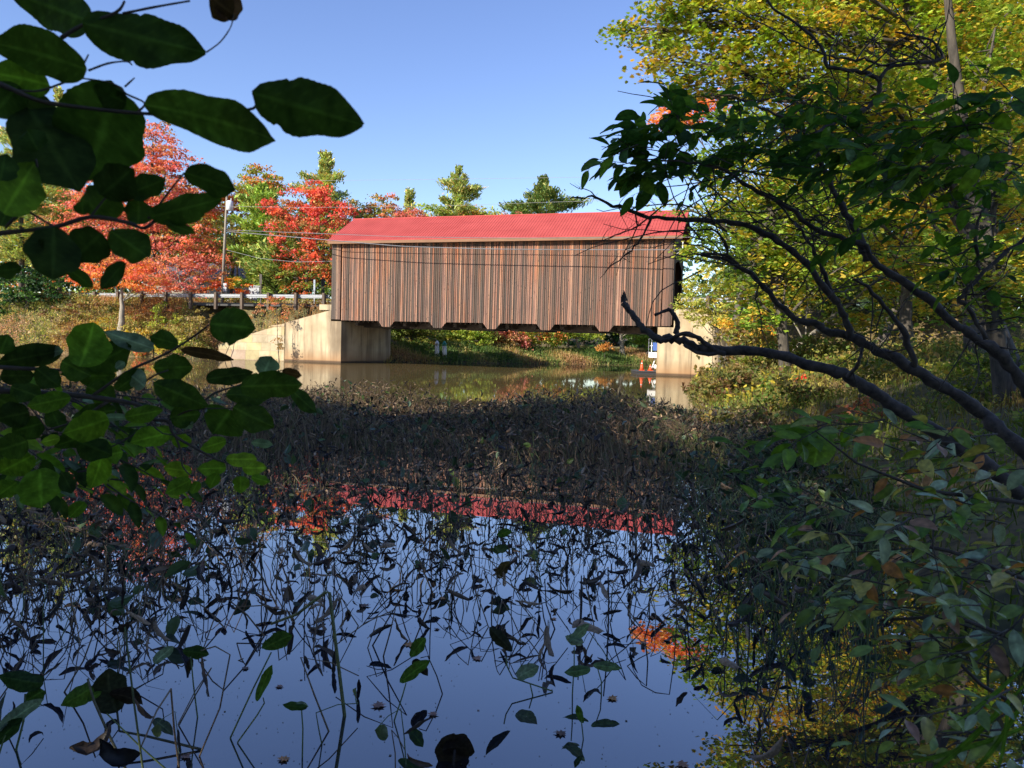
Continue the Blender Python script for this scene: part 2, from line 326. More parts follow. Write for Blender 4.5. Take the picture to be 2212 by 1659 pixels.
def gz(P):
    P = np.atleast_2d(np.asarray(P, float))[:, :2]
    d = sdist(P); x, y = P[:, 0], P[:, 1]
    n = .25*np.sin(x*.7+1.3*np.sin(y*.45))*np.sin(y*.6+.8*np.cos(x*.5))+.08*np.sin(x*2.3+y)*np.sin(y*2.1-x*.6)
    left = np.clip((-x-13)/3, 0, 1)*np.clip((y-60)/3, 0, 1)
    cap = 1.5+3.2*left+np.clip((d-4)*.05, 0, 6)
    sl = .34+.26*left
    z = np.where(d > 0, np.minimum(.06+d*sl, cap)+n*np.clip(d/3, 0, 1), np.maximum(-.15+d*.35, -1.4))
    s = (P-BA)@BU; t = (P-BA)@BV
    e = np.minimum(ROADZ-np.maximum(0, np.abs(t-WID/2)-4.6)*.8, np.where((s < 0) & (s > -13) & (t > .85), np.clip(1.15+.3145*(s+11.5), .6, 4.15)+np.maximum(t-.9, 0)*4.0, .1+np.maximum(d, 0)*(1.0+1.6*np.clip((s+12)/3, 0, 1)*(s < 0))))
    side = np.where(s < -1.2, 1, np.where(s > LEN+1.2, 1, 0))
    return np.where((side > 0) & (d > 0), np.maximum(z, np.where(e > z, e, z)), z)
def gz1(x, y): return float(gz([(x, y)])[0])
def build_ground():
    xs = np.concatenate([[-900, -400, -200, -130], np.arange(-95, 100, .8), [130, 200, 400, 900]])
    ys = np.concatenate([[-300, -120, -60], np.arange(-30, 125, .8), [150, 200, 350, 700, 1500]])
    X, Y = np.meshgrid(xs, ys); Z = gz(np.stack([X.ravel(), Y.ravel()], 1))
    nx, ny = len(xs), len(ys)
    i = np.arange(ny-1)[:, None]*nx; j = np.arange(nx-1)[None]
    F = np.stack([i+j, i+j+1, i+nx+j+1, i+nx+j], -1).reshape(-1, 4)
    b = MB(); b.add(np.stack([X.ravel(), Y.ravel(), Z], 1), F); o = b.build('ground', M_GROUND, smooth=True); tag(o, kind='structure')
build_ground()
b = MB(); b.add([(-900, -300, 0), (900, -300, 0), (900, 1400, 0), (-900, 1400, 0)], [(0, 1, 2, 3)]); tag(b.build('water', M_WATER), kind='structure')
b = MB()
for s0, s1 in ((-90, -.3), (LEN+.3, LEN+70)):
    b.box((s0, WID/2-2.3, ROADZ-.25), (s1, WID/2+2.3, ROADZ+.02), M=BF)
tag(b.build('road', M_ASPHALT), kind='structure')

# ------------------------------------------------------------------ covered bridge
TEETH = [(3.55, 4.53), (8.02, 8.92), (12.42, 13.4), (16.68, 17.63), (21.03, 22.1)]
def wall_bottom(s):
    for a, c in TEETH:
        m = (a+c)/2; e = abs(s-m)
        if e < .34: return 3.03
        if e < .70: return 3.03+(e-.34)/.36*.45
    return 3.48
PAL_WOOD = np.array([lin(c) for c in [(196, 120, 74), (212, 140, 92), (160, 104, 74), (122, 92, 76), (92, 78, 72), (104, 94, 92), (140, 98, 74), (78, 68, 64), (220, 156, 108), (176, 104, 66), (120, 106, 98), (96, 80, 70), (84, 76, 74), (150, 92, 62)]])*np.array([.53, .435, .27]); PAL_WOOD = PAL_WOOD*.86+PAL_WOOD.mean(0)*.17
def make_wall(name, t0, sgn, parent, s0=0, s1=25.58):
    b = MB(); s = s0
    while s < s1-.02:
        w_ = rng.uniform(.12, .19); e = min(s+w_, s1)
        if s1-e < .08: e = s1
        c = PAL_WOOD[rng.integers(len(PAL_WOOD))]*rng.uniform(.85, 1.15)
        if rng.random() < .045: c = np.array(lin((236, 160, 98)))*.45
        # split where the bottom profile changes slope
        knots = [s]+[k for a, d in TEETH for k in ((a+d)/2-.70, (a+d)/2-.34, (a+d)/2+.34, (a+d)/2+.70) if s+.01 < k < e-.01]+[e]
        off = rng.uniform(0, .03)
        for a, d in zip(knots[:-1], knots[1:]):
            za, zd = wall_bottom(a), wall_bottom(d); top = 9.62
            g = .006
            a2 = a+(g if a == s else 0); d2 = d-(g if d == e else 0)
            V = [BF(a2, t0+sgn*off, za), BF(d2, t0+sgn*off, zd), BF(d2, t0+sgn*off, top), BF(a2, t0+sgn*off, top),
                 BF(a2, t0+sgn*.06, za), BF(d2, t0+sgn*.06, zd), BF(d2, t0+sgn*.06, top), BF(a2, t0+sgn*.06, top)]
            b.add(V, [(0, 1, 2, 3), (4, 7, 6, 5), (0, 4, 5, 1), (0, 3, 7, 4), (1, 5, 6, 2)], c)
        # batten over the joint
        if e < s1-.1:
            cb = PAL_WOOD[rng.integers(len(PAL_WOOD))]*rng.uniform(.85, 1.15)
            zb = max(wall_bottom(e-.03), wall_bottom(e+.03))
            q = sorted([t0-sgn*.022, t0+sgn*off]); b.box((e-.024, q[0], zb+.003), (e+.024, q[1], 9.61), cb, M=BF)
        s = e
    # dark backing sheathing
    return b.build(name, M_PLANK, parent)
bridge = empty('covered_bridge', BF(LEN/2, WID/2, 3.48), 'weathered brown board covered bridge with a red metal roof spanning the river', 'bridge')
make_wall('side_wall', 0, 1, bridge)
make_wall('side_wall', WID, -1, bridge)
# inner truss (seen darkly below and through the ends)
for tt in (.35, WID-.5):
    b = MB()
    for k in range(36):
        s = .2+k*.7
        for sg in (1, -1):
            p0 = BF(s, tt+.07*sg, 3.7); p1 = BF(min(max(s+sg*3.2, .1), LEN-.1), tt+.07*sg, 9.2)
            b.tube([p0, p1], .09, 4, (.05, .04, .03))
    b.build('lattice_truss', M_TIMBER, bridge)
b = MB()
for tt in (.12, WID-.42):
    b.box((-.6, tt, 3.50), (LEN+.7, tt+.30, 3.82), M=BF)
b.build('lower_chord', M_TIMBER, bridge)
for k in range(12):
    b = MB(); s = .9+k*2.16; b.box((s-.14, .9, 3.12), (s+.14, WID-.1, 3.49), M=BF); b.build('floor_beam', M_TIMBER, bridge)
b = MB()
for a, c in TEETH:
    m = (a+c)/2
    b.box((m-.30, .08, 3.08), (m+.30, WID-.08, 3.46), M=BF)
for k in range(60):
    s = .5+k*.42
    b.box((s-.05, .5, 3.36), (s+.05, .62, 3.5), M=BF)
b.build('bearing_block', M_TIMBER, bridge)
ee = [0.3]+[x for q in TEETH for x in q]+[25.2]
for k in range(0, len(ee), 2):
    b = MB(); b.box((ee[k]+.15, 3.0, 3.0), (ee[k+1]-.35, WID-.3, 3.45), (.05, .04, .03), M=BF); b.build('floor_panel', M_TIMBER, bridge)
b = MB(); b.box((-.6, .1, 3.83), (LEN+.7, WID-.1, 3.98), M=BF); b.build('deck', M_TIMBER, bridge)
# end pilasters
for (sa, sb, zb) in ((-.88, -.08, 3.55), (25.66, 26.3, 3.50)):
    b = MB(); n = 4 if sa < 0 else 3; ww = (sb-sa)/n
    cols = [(112, 98, 92), (120, 104, 96), (196, 158, 124), (150, 104, 74)] if sa < 0 else [(172, 120, 88), (150, 106, 82), (120, 94, 82)]
    for k in range(n):
        b.box((sa+k*ww+.004, -.07, zb), (sa+(k+1)*ww-.004, .32, 9.62), np.array(lin(cols[k]))*np.array([.42, .33, .24]), M=BF)
    b.box((sa+.05, .33, zb+.1), (sb-.05, WID-.3, zb+.2), (.06, .05, .04), M=BF)
    for k in range(n): b.box((sa+k*ww+.004, WID-.32, zb), (sa+(k+1)*ww-.004, WID+.07, 9.62), np.array(lin(cols[k]))*np.array([.42, .33, .24]), M=BF)
    b.build('corner_board', M_PLANK, bridge)
# portals: dark boards with an opening
for s_, nm in ((-.92, 'portal'), (26.32, 'portal')):
    b = MB(); w_ = .21; t = -.02
    while t < WID:
        t1 = min(t+w_, WID+.02); tm = (t+t1)/2
        top = 9.55+(1-abs(tm-WID/2)/(WID/2+.5))*2.35
        lo = 3.6 if (tm < .95 or tm > WID-.95) else 8.0+.5*(1-abs(tm-WID/2)/2.65)
        c = np.array(lin((96, 74, 62)))*rng.uniform(.6, 1.0)
        b.box((s_, t+.004, lo), (s_+.05, t1-.004, top), c, M=BF); t = t1
    b.build(nm, M_PLANK, bridge)
# roof
b = MB(); S0, S1 = -1.08, 26.95; EZ = 9.86; RZ = 12.18; OV = .5
def slab(ta, za, tb, zb, th=.06):
    V = [BF(S0, ta, za), BF(S1, ta, za), BF(S1, tb, zb), BF(S0, tb, zb), BF(S0, ta, za-th), BF(S1, ta, za-th), BF(S1, tb, zb-th), BF(S0, tb, zb-th)]
    b.add(V, [(0, 1, 2, 3), (7, 6, 5, 4), (0, 4, 5, 1), (1, 5, 6, 2), (2, 6, 7, 3), (3, 7, 4, 0)])
slab(-OV, EZ, WID/2, RZ)
slab(WID+OV, EZ, WID/2, RZ)
k = S0+.12
while k < S1-.05:
    for ta, tb in ((-OV, WID/2), (WID+OV, WID/2)):
        V = [BF(k-.02, ta, EZ+.001), BF(k+.02, ta, EZ+.001), BF(k+.02, tb, RZ+.001), BF(k-.02, tb, RZ+.001), BF(k-.009, ta, EZ+.024), BF(k+.009, ta, EZ+.024), BF(k+.009, tb, RZ+.024), BF(k-.009, tb, RZ+.024)]
        b.add(V, [(4, 5, 6, 7), (0, 1, 5, 4), (1, 2, 6, 5), (2, 3, 7, 6), (3, 0, 4, 7)])
    k += .2286
roof = b.build('roof', M_ROOF, bridge)
b = MB(); b.tube([BF(S0-.02, WID/2, RZ+.02), BF(S1+.02, WID/2, RZ+.02)], .07, 8); b.build('ridge_cap', M_ROOF, roof)
b = MB(); b.box((S0+.01, -OV+.01, EZ-.28), (S1-.01, -OV+.05, EZ-.065), M=BF); b.box((S0+.01, WID+OV-.05, EZ-.28), (S1-.01, WID+OV-.01, EZ-.065), M=BF)
b.build('fascia', M_FASCIA, bridge)
b = MB(); b.box((S0+.05, -OV+.06, EZ-.22), (S1-.05, -.09, EZ-.18), (.12, .08, .06), M=BF)
b.build('soffit', M_TIMBER, bridge)
for sx in (S0+.02, S1-.07):
    b = MB()
    for ta, sg in ((-OV, 1), (WID+OV, -1)):
        V = [BF(sx, ta, EZ-.07), BF(sx+.05, ta, EZ-.07), BF(sx+.05, WID/2, RZ-.07), BF(sx, WID/2, RZ-.07), BF(sx, ta, EZ-.27), BF(sx+.05, ta, EZ-.27), BF(sx+.05, WID/2, RZ-.27), BF(sx, WID/2, RZ-.27)]
        b.add(V, [(0, 1, 2, 3), (7, 6, 5, 4), (0, 4, 5, 1), (1, 5, 6, 2), (2, 6, 7, 3), (3, 7, 4, 0)])
    b.build('bargeboard', M_FASCIA, bridge)

# ------------------------------------------------------------------ abutments
def prism(b, pts, z0, z1, c=(.5, .5, .5), top=None):
    """vertical prism over a plan polygon (s,t), optional per-vertex top heights"""
    n = len(pts); top = top or [z1]*n
    V = [BF(p[0], p[1], z0) for p in pts]+[BF(p[0], p[1], q) for p, q in zip(pts, top)]
    b.add(V, [tuple(range(n-1, -1, -1)), tuple(range(n, 2*n))]+[(i, (i+1) % n, n+(i+1) % n, n+i) for i in range(n)], c)
ab = empty('left_abutment', BF(-3, 3, 0), 'sunlit tan concrete bridge abutment with rust stains and a stone wing wall', 'abutment'); ab.name = 'bridge_abutment'
b = MB(); prism(b, [(-.95, 0.0), (.02, 0.0), (.95, 7.0), (-.95, 7.0)], -1.5, 3.40); b.build('pier_wall', M_CONC, ab)
b = MB()   # poured wing: sloping top, leaning slightly forward
V = [BF(-5.3, 0, -1.5), BF(-.953, 0, -1.5), BF(-.953, 1.2, -1.5), BF(-5.3, 1.2, -1.5), BF(-5.3, .10, 3.2), BF(-.953, .02, 4.3), BF(-.953, 1.2, 4.3), BF(-5.3, 1.2, 3.2)]
b.add(V, [(0, 1, 5, 4), (1, 2, 6, 5), (2, 3, 7, 6), (3, 0, 4, 7), (4, 5, 6, 7)])
b.box((-2.2, 1.25, 3.403), (-.96, 6.9, 4.25), M=BF); b.box((-2.1, .1, 4.303), (-.96, 1.1, 4.75), M=BF)
b.build('wing_wall', M_CONC, ab)
b = MB()   # older stone wing built of blocks
def wingtop(s): return 1.2+(s+11.5)/6.2*1.95 if s > -11.5 else 1.2
z = -.9
while z < 3.15:
    h = rng.uniform(.6, .95); s = -11.5+rng.uniform(0, .3)
    while s < -5.36:
        w_ = rng.uniform(.5, 1.1); e = min(s+w_*1.4, -5.33)
        ta, te = wingtop(s), wingtop(e)
        if max(ta, te) > z+.03:
            y0 = -.5*(-5.3-s)/6.2; y1 = -.5*(-5.3-e)/6.2; f = rng.uniform(-.008, .004); g = .005
            za = min(z+h-g, max(ta, z+.05)); ze = min(z+h-g, max(te, z+.05))
            q = [(s+g, y0+f), (e-g, y1+f), (e-g, y1+.9), (s+g, y0+.9)]
            V = [BF(p[0], p[1], z) for p in q]+[BF(p[0], p[1]+.02, zz) for p, zz in zip(q, (za, ze, ze, za))]; kc = rng.uniform(.72, 1.15)*np.array([1, rng.uniform(.9, 1.05), rng.uniform(.8, 1.1)])
            b.add(V, [(0, 1, 5, 4), (1, 2, 6, 5), (2, 3, 7, 6), (3, 0, 4, 7), (4, 5, 6, 7)], kc)
        s = e
    z += h
for q0, q1, c0 in ((-11.5, -5.31, 0),):
    y0, y1 = -.5*(-5.3-q0)/6.2+.012, .012
    V = [BF(q0, y0, -1.5), BF(q1, y1, -1.5), BF(q1, y1+.85, -1.5), BF(q0, y0+.85, -1.5), BF(q0, y0+.02, wingtop(q0)-.01), BF(q1, y1+.02, wingtop(q1)-.01), BF(q1, y1+.87, wingtop(q1)-.01), BF(q0, y0+.87, wingtop(q0)-.01)]
    b.add(V, [(0, 1, 5, 4), (1, 2, 6, 5), (2, 3, 7, 6), (3, 0, 4, 7), (4, 5, 6, 7)], (.8, .78, .72))
b.build('stone_wing', M_STONE, ab)
ab = empty('bridge_abutment', BF(LEN+2, 3, 0), 'tall tan concrete bridge abutment behind the bushes and thick dead branch', 'abutment')
b = MB(); prism(b, [(LEN, 0), (LEN+2.4, 0), (LEN+2.4, 7), (LEN-.3, 7)], -1.5, 3.42); b.build('pier_wall', M_CONC, ab)
b = MB(); V = [BF(LEN+2.403, 0.03, -1.5), BF(LEN+7, -.5, -1.5), BF(LEN+7, 1, -1.5), BF(LEN+2.403, 1.2, -1.5), BF(LEN+2.403, .05, 4.8), BF(LEN+7, -.3, 2.6), BF(LEN+7, 1, 2.6), BF(LEN+2.403, 1.2, 4.8)]
b.add(V, [(0, 1, 5, 4), (1, 2, 6, 5), (2, 3, 7, 6), (3, 0, 4, 7), (4, 5, 6, 7)]); b.box((LEN+1.1, .1, 3.423), (LEN+2.4, 6.9, 4.7), M=BF)
b.build('wing_wall', M_CONC, ab)

# ------------------------------------------------------------------ guardrails
PROF = [(0, .155), (-.07, .12), (-.07, .09), (0, .03), (0, -.03), (-.07, -.09), (-.07, -.12), (0, -.155)]
def guardrail(t_, s0, s1, label, zoff=0, face=1, posts=True):
    g = empty('guardrail', BF((s0+s1)/2, t_, ROADZ), label, 'guardrail')
    b = MB(); n = len(PROF); V = []
    for s in (s0, s1):
        for p in PROF: V.append(BF(s, t_+p[0]*face, ROADZ+zoff+.58+p[1]))
    b.add(V, [(i, i+1, n+i+1, n+i) for i in range(n-1)])
    V2 = [(v[0]+BV[0]*.012*face, v[1]+BV[1]*.012*face, v[2]) for v in V]; b.add(V2, [(i+1, i, n+i, n+i+1) for i in range(n-1)])
    b.build('rail', M_STEEL, g)
    s = s1-.35
    while s > s0:
        b = MB(); h = .86
        b.box((s-.11, t_+.10*1, ROADZ-.5), (s+.11, t_+.32, ROADZ+zoff+h), M=BF) if not posts == 'front' else b.box((s-.11, t_-.33, ROADZ-.6), (s+.11, t_-.08, ROADZ+zoff+h-.02), M=BF)
        b.build('post', M_POSTW, g); s -= 2.65
    return g
guardrail(WID/2-3.1, -32, -1.45, 'long galvanised guardrail on dark wooden posts beside the road, nearer the water', posts='front', face=-1)
guardrail(WID/2+3.9, -32, -1.6, 'pale guardrail along the far side of the road behind the nearer rail', zoff=-.12, face=1)
guardrail(WID/2-3.1, LEN+1.5, LEN+9, 'short guardrail just right of the bridge above the tall abutment', posts='front', face=-1)

# ------------------------------------------------------------------ poles, wires, signs
pole_b = at(479, 655, 70.5); pole_b.z = gz1(pole_b.x, pole_b.y)-.2; pole_t = at(491, 405, 70.5)
up = empty('utility_pole', pole_b, 'tall grey wooden utility pole with a transformer behind the guardrail', 'utility pole')
b = MB(); b.tube([pole_b, pole_b.lerp(pole_t, .5), pole_t], [.14, .12, .09], 10); b.build('pole', M_BARKG, up, True)
p = at(496.5, 444, 70.2); b = MB()
b.tube([p+Vector((0, 0, -.45)), p+Vector((0, 0, -.42)), p+Vector((0, 0, .36)), p+Vector((0, 0, .45))], [.2, .3, .3, .16], 14); b.tube([p+Vector((.1, 0, .4)), p+Vector((.12, 0, .65))], .04, 6)
b.tube([p+Vector((-.35, .05, .1)), p], .04, 5)
for q in b.c: q[:] = (.62, .64, .66)
b.build('transformer', M_PAINT, up, True)
p = at(490, 497, 70.4); b = MB(); b.tube([p, p+Vector((.55, -.1, .12))], .035, 5); b.tube([p+Vector((0, 0, -.45)), p+Vector((.5, -.1, .05))], .03, 5); b.build('bracket', M_TIMBER, up)
p = at(484, 620, 70.2); b = MB(); b.box((p.x-.05, p.y-.1, p.z-.4), (p.x+.25, p.y+.1, p.z+.35), (.5, .5, .5)); b.build('meter_box', M_PAINT, up)
def wire(pts, r, label, mt=M_WIRE, Ys=None):
    P = [at(x, y, Y) for x, y, Y in pts]; o = MB()
    A = np.array([tuple(p) for p in P]); T = np.concatenate([[0], np.cumsum(np.linalg.norm(np.diff(A, axis=0), axis=1))]); TT = np.linspace(0, T[-1], 40)
    PP = np.stack([np.interp(TT, T, A[:, i]) for i in range(3)], 1); PP[1:-1] = (PP[:-2]+PP[1:-1]*2+PP[2:])/4
    o.tube(PP, r, 5); w_ = o.build('overhead_wire', mt); tag(w_, label, 'wire'); return w_
def wy(s): return BA[1]+BU[1]*s+BV[1]*(-2.1)
def wz3(x, y): return ((780+x/2.212)/1.15732, (400+y/2.212)/1.15732)
def wz3Y(x, y):
    px, py = wz3(x, y); s = (px-735)/(1448-735)*LEN; return (px, py, wy(s))
wire([(492, 497, 70)]+[wz3Y(*q) for q in ((0, 405), (500, 425), (1000, 431), (1500, 431), (2120, 427))], .024, 'dark overhead wire running just below the bridge eave, upper of two')
wire([(492, 500, 70)]+[wz3Y(*q) for q in ((0, 435), (500, 478), (1000, 493), (1500, 496), (2060, 497))], .032, 'heavy cable crossing the plank wall below the eave to a bracket')
wire([(250, 388, 74)]+[wz3Y(*q) for q in ((0, 115), (900, 104), (1700, 92), (2600, 78))], .010, 'thin pale wire high across the sky, highest of all', M_WIRE2)
wire([(250, 442, 74)]+[wz3Y(*q) for q in ((0, 263), (700, 255), (1400, 230), (2500, 205))], .010, 'thin pale wire crossing the treetops just above the roof', M_WIRE2)
wire([(490, 540, 70), (560, 558, 68), (640, 566, 66), (722, 564, 64)], .014, 'short sagging wire from the pole to the left end of the bridge', M_WIRE2)
pt = at(2050/2.212/1.15732+780/1.15732, (400+497/2.212)/1.15732, wy(LEN+1.2)); 
b = MB(); b.tube([pt+Vector((0, 0, -.15)), pt+Vector((0, 0, .55))], .045, 6, (.7, .7, .7)); b.tube([pt, Vector(BF(26.3, 1.0, pt.z))], .03, 5, (.6, .6, .6))
tag(b.build('wire_bracket', M_PAINT), 'pale upright wire bracket at the right portal of the bridge', 'bracket')
def signpost(px, ptop, pbot, Y, label, wd, hh, c, pc=(.08, .06, .045)):
    a = at(px, pbot, Y); t_ = at(px, ptop, Y); e = empty('road_sign', (a.x, a.y, a.z), label, 'road sign')
    b = MB(); b.box((a.x-.05, a.y-.04, a.z-1), (a.x+.05, a.y+.04, t_.z), pc); b.build('post', M_PAINT, e)
    b = MB(); b.box((a.x-wd/2, a.y-.075, t_.z-hh), (a.x+wd/2, a.y-.045, t_.z-.02), c); b.build('panel', M_PAINT, e)
signpost(563, 592, 660, 69, 'tall dark post with a narrow board behind the guardrail', .22, .9, (.07, .055, .04))
signpost(679, 604, 645, 69, 'thin grey sign seen edge on near the left end of the bridge', .16, 1.0, (.36, .40, .46), (.3, .3, .3))
signpost(250, 618, 650, 82, 'small green road sign far left beyond the guardrail', .30, .35, (.03, .42, .30), (.3, .3, .3))
a = at(551, 628, 74); b = MB(); e = empty('roadside_cabinet', (a.x, a.y, a.z-.7), 'pale grey roadside box behind the guardrail beside the orange bush', 'cabinet')
b.box((a.x-.5, a.y-.3, a.z-.9), (a.x+.5, a.y+.3, a.z+.35), (.45, .47, .5)); b.build('box', M_PAINT, e)
b = MB(); b.add([(a.x-.56, a.y-.36, a.z+.352), (a.x+.56, a.y-.36, a.z+.352), (a.x+.56, a.y+.36, a.z+.352), (a.x-.56, a.y+.36, a.z+.352), (a.x-.56, a.y, a.z+.52), (a.x+.56, a.y, a.z+.52)], [(0, 1, 5, 4), (2, 3, 4, 5), (0, 4, 3), (1, 2, 5), (3, 2, 1, 0)], (.35, .36, .4)); b.build('lid', M_PAINT, e)
# house glimpsed behind the maples
h0 = at(430, 610, 96); h0.z = gz1(h0.x, h0.y)
he = empty('house', h0, 'low house with a dark shingled roof half hidden behind the maples', 'house')
b = MB(); b.box((h0.x-7, h0.y, h0.z-.5), (h0.x+7, h0.y+8, h0.z+2.7), lin((150, 142, 128))); b.build('wall', M_PAINT, he)
b = MB(); z0 = h0.z+2.6; V = [(h0.x-7.6, h0.y-.7, z0), (h0.x+7.6, h0.y-.7, z0), (h0.x+7.6, h0.y+8.7, z0), (h0.x-7.6, h0.y+8.7, z0), (h0.x-7.6, h0.y+4, z0+2.6), (h0.x+7.6, h0.y+4, z0+2.6)]
b.add(V, [(0, 1, 5, 4), (2, 3, 4, 5), (0, 4, 3), (1, 2, 5), (3, 2, 1, 0)], lin((88, 84, 90))); b.build('roof', M_PAINT, he)
for dx in (-4, 0, 4):
    b = MB(); b.box((h0.x+dx-.5, h0.y-.03, h0.z+1), (h0.x+dx+.5, h0.y-.004, h0.z+2.2), (.04, .05, .06)); b.build('window', M_PAINT, he)

# ------------------------------------------------------------------ raft with cones, mooring posts
rp = onz(1625*.86406, 936*.86406); rY = rp.y
def raft():
    e = empty('work_raft', (rp.x, rp.y+1, 0), 'black work raft with a white railed platform moored by the tall abutment', 'raft')
    x1 = rp.x+.25; x0 = onz(1583*.86406, 933*.86406).x
    b = MB(); b.box((x0, rp.y, -.15), (x1+1.6, rp.y+2.6, .17), (.03, .03, .035)); b.box((x0-.05, rp.y-.05, .173), (x1+1.65, rp.y+2.65, .25), (.05, .05, .055)); b.build('deck', M_PAINT, e)
    cx = x0+1.1
    b = MB(); b.box((cx, rp.y+.5, 1.22), (cx+1.5, rp.y+1.7, 1.62), (.8, .8, .8)); b.build('platform', M_PAINT, e)
    b = MB()
    for dx in (0, .5, 1.0, 1.5):
        for dy in (.5, 1.7): b.tube([(cx+dx, rp.y+dy, 1.6), (cx+dx, rp.y+dy, 2.62)], .03, 5)
    for z in (2.1, 2.62):
        for dy in (.5, 1.7): b.tube([(cx, rp.y+dy, z), (cx+1.5, rp.y+dy, z)], .03, 5)
        for dx in (0, 1.5): b.tube([(cx+dx, rp.y+.5, z), (cx+dx, rp.y+1.7, z)], .03, 5)
    b.tube([(cx+.5, rp.y+.5, 1.7), (cx+1.0, rp.y+.5, 2.6)], .025, 5)
    for q in b.c: q[:] = (.75, .76, .76)
    b.build('railing', M_PAINT, e)
    b = MB(); b.box((cx+.08, rp.y+.44, 1.75), (cx+.5, rp.y+.47, 2.35), (.06, .13, .42)); b.build('blue_panel', M_PAINT, e)
    b = MB()
    for dx in (.1, .75, 1.4): b.tube([(cx+dx, rp.y+1, .25), (cx+.75+(dx-.75)*.5, rp.y+1, 1.22)], .05, 6, (.7, .7, .68))
    b.tube([(cx+.3, rp.y+.9, .6), (cx+.5, rp.y+.9, .5), (cx+1.2, rp.y+.9, .5)], .16, 10, (.72, .72, .7)); b.build('lift_base', M_PAINT, e, True)
    for cxx, lab in ((x0+.45, 'orange traffic cone with a white band at the open end of the raft'), (cx-.02, 'small orange traffic cone tucked beside the white raft platform')):
        c = empty('traffic_cone', (cxx, rp.y+.6, .25), lab, 'traffic cone')
        b = MB(); b.box((cxx-.19, rp.y+.41, .252), (cxx+.19, rp.y+.79, .29), (.6, .09, .02)); b.build('base', M_PAINT, c)
        k = .85 if 'white band' in lab else .5
        b = MB(); b.tube([(cxx, rp.y+.6, .29), (cxx, rp.y+.6, .29+k*.55)], [.15, .07], 12, (.75, .10, .03)); b.tube([(cxx, rp.y+.6, .29+k*.62), (cxx, rp.y+.6, .29+k*.85)], [.06, .025], 12, (.75, .10, .03)); b.build('cone', M_PAINT, c, True)
        b = MB(); b.tube([(cxx, rp.y+.6, .29+k*.551), (cxx, rp.y+.6, .29+k*.618)], [.071, .061], 12, (.8, .8, .8)); b.build('band', M_PAINT, c, True)
raft()
d0 = onz(947, 783); dk = empty('old_dock', (d0.x, d0.y, 0), 'two weathered pale posts joined by a low plank on the far bank', 'dock')
for px, top, c in ((945, 738, (.85, .82, .76)), (961, 739, (.55, .55, .5))):
    a = at(px, 783, d0.y); t_ = at(px-1, top, d0.y); b = MB(); b.tube([(a.x, a.y, -.5), (t_.x, t_.y, t_.z-.35)], [.24, .2], 8, (.8, .74, .62)); b.build('post', M_PAINT, dk, True)
    b = MB(); b.tube([(t_.x, t_.y, t_.z-.349), (t_.x, t_.y, t_.z-.1), (t_.x, t_.y, t_.z+.1)], [.22, .2, .06], 8, c if px < 950 else (.05, .32, .22)); b.build('cap', M_PAINT, dk, True)
a = at(918, 773, d0.y+.3); a2 = at(975, 776, d0.y+.3); b = MB(); b.box((a.x, a.y, a.z-.12), (a2.x, a.y+.7, a.z+.1), (.75, .68, .54)); b.build('plank', M_PAINT, dk)

# ------------------------------------------------------------------ leaf templates
T_CARD = np.array([(-.5, 0, 0), (0, -.36, .08), (.5, 0, 0), (0, .36, .08)]); F_CARD = np.array([(0, 1, 2, 3)])
T_NEED = np.array([(-.5, -.10, 0), (.35, -.16, .05), (.55, 0, 0), (.35, .16, .05), (-.5, .10, 0)]); F_NEED = np.array([(0, 1, 2, 3, 4)])
def star(pts):
    V = [(0, 0, 0)]+[(x, y, .12*abs(y)-.08*x*x) for x, y in pts]; n = len(pts)
    return np.array(V), np.array([(0, 1+i, 1+(i+1) % n) for i in range(n)])
_h = [(.5, 0), (.26, .10), (.30, .27), (.10, .20), (.02, .46), (-.10, .22), (-.30, .30), (-.24, .08), (-.34, .02)]
_o = _h+[(x, -y) for x, y in _h[::-1][1:-1]]
T_MAP = np.array([(x, y, .10*abs(y)-.06*x*x) for x, y in _o]); F_MAP = np.array([tuple(range(len(_o)))])
T_RAG = np.array([(.5, 0, 0), (.12, .2, .03), (.05, .42, .06), (-.35, .16, .0), (-.4, -.14, .0), (0, -.42, .06), (.14, -.18, .03)]); F_RAG = np.array([(0, 1, 2, 3, 4, 5, 6)])
def oval(nl=6, fold=.15, bend=.15, wd=.28, tip=1.0):
    V = []; F = []
    for i in range(nl+1):
        t = i/nl; hw = wd*math.sin(math.pi*min(1, t**.8*.97+.015))**.75*(1 if t < .7 else (1-(t-.7)/.3)**.35*tip+(1-tip)) if 0 < i < nl else .012
        for u in (-1, -.5, 0, .5, 1): V.append((t, u*hw, fold*abs(u)*hw*2-bend*t*t+.02*math.sin(7*t+3*u)))
    for i in range(nl):
        for j in range(4): a = i*5+j; F.append((a, a+1, a+6, a+5))
    return np.array(V), np.array(F)
T_OV, F_OV = oval()
def shrivel(seed):
    r = np.random.default_rng(seed); nl = 6; V = []; F = []
    roll = r.uniform(1.6, 4.4); bend = r.uniform(-2.2, 2.2); tw = r.uniform(-1.5, 1.5); wd = r.uniform(.10, .23); x = z = 0; a = 0
    for i in range(nl+1):
        t = i/nl; hw = wd*math.sin(math.pi*(t*.94+.04))**.7*(1+r.normal(0, .18))+.006; a += bend/nl*(1+.7*r.normal()); x += math.cos(a)/nl; z += math.sin(a)/nl
        for u in (-1, -.5, 0, .5, 1):
            ph = u*roll*.5; rr = hw*2/roll; ly = rr*math.sin(ph); lz = rr*(1-math.cos(ph)); c_, s_ = math.cos(tw*t), math.sin(tw*t)
            yy = ly*c_-lz*s_; zz = ly*s_+lz*c_
            V.append((x-zz*math.sin(a)+r.normal(0, .015), yy+r.normal(0, .015), z+zz*math.cos(a)+r.normal(0, .015)))
    for i in range(nl):
        for j in range(4): q = i*5+j; F.append((q, q+1, q+6, q+5))
    return np.array(V), np.array(F)
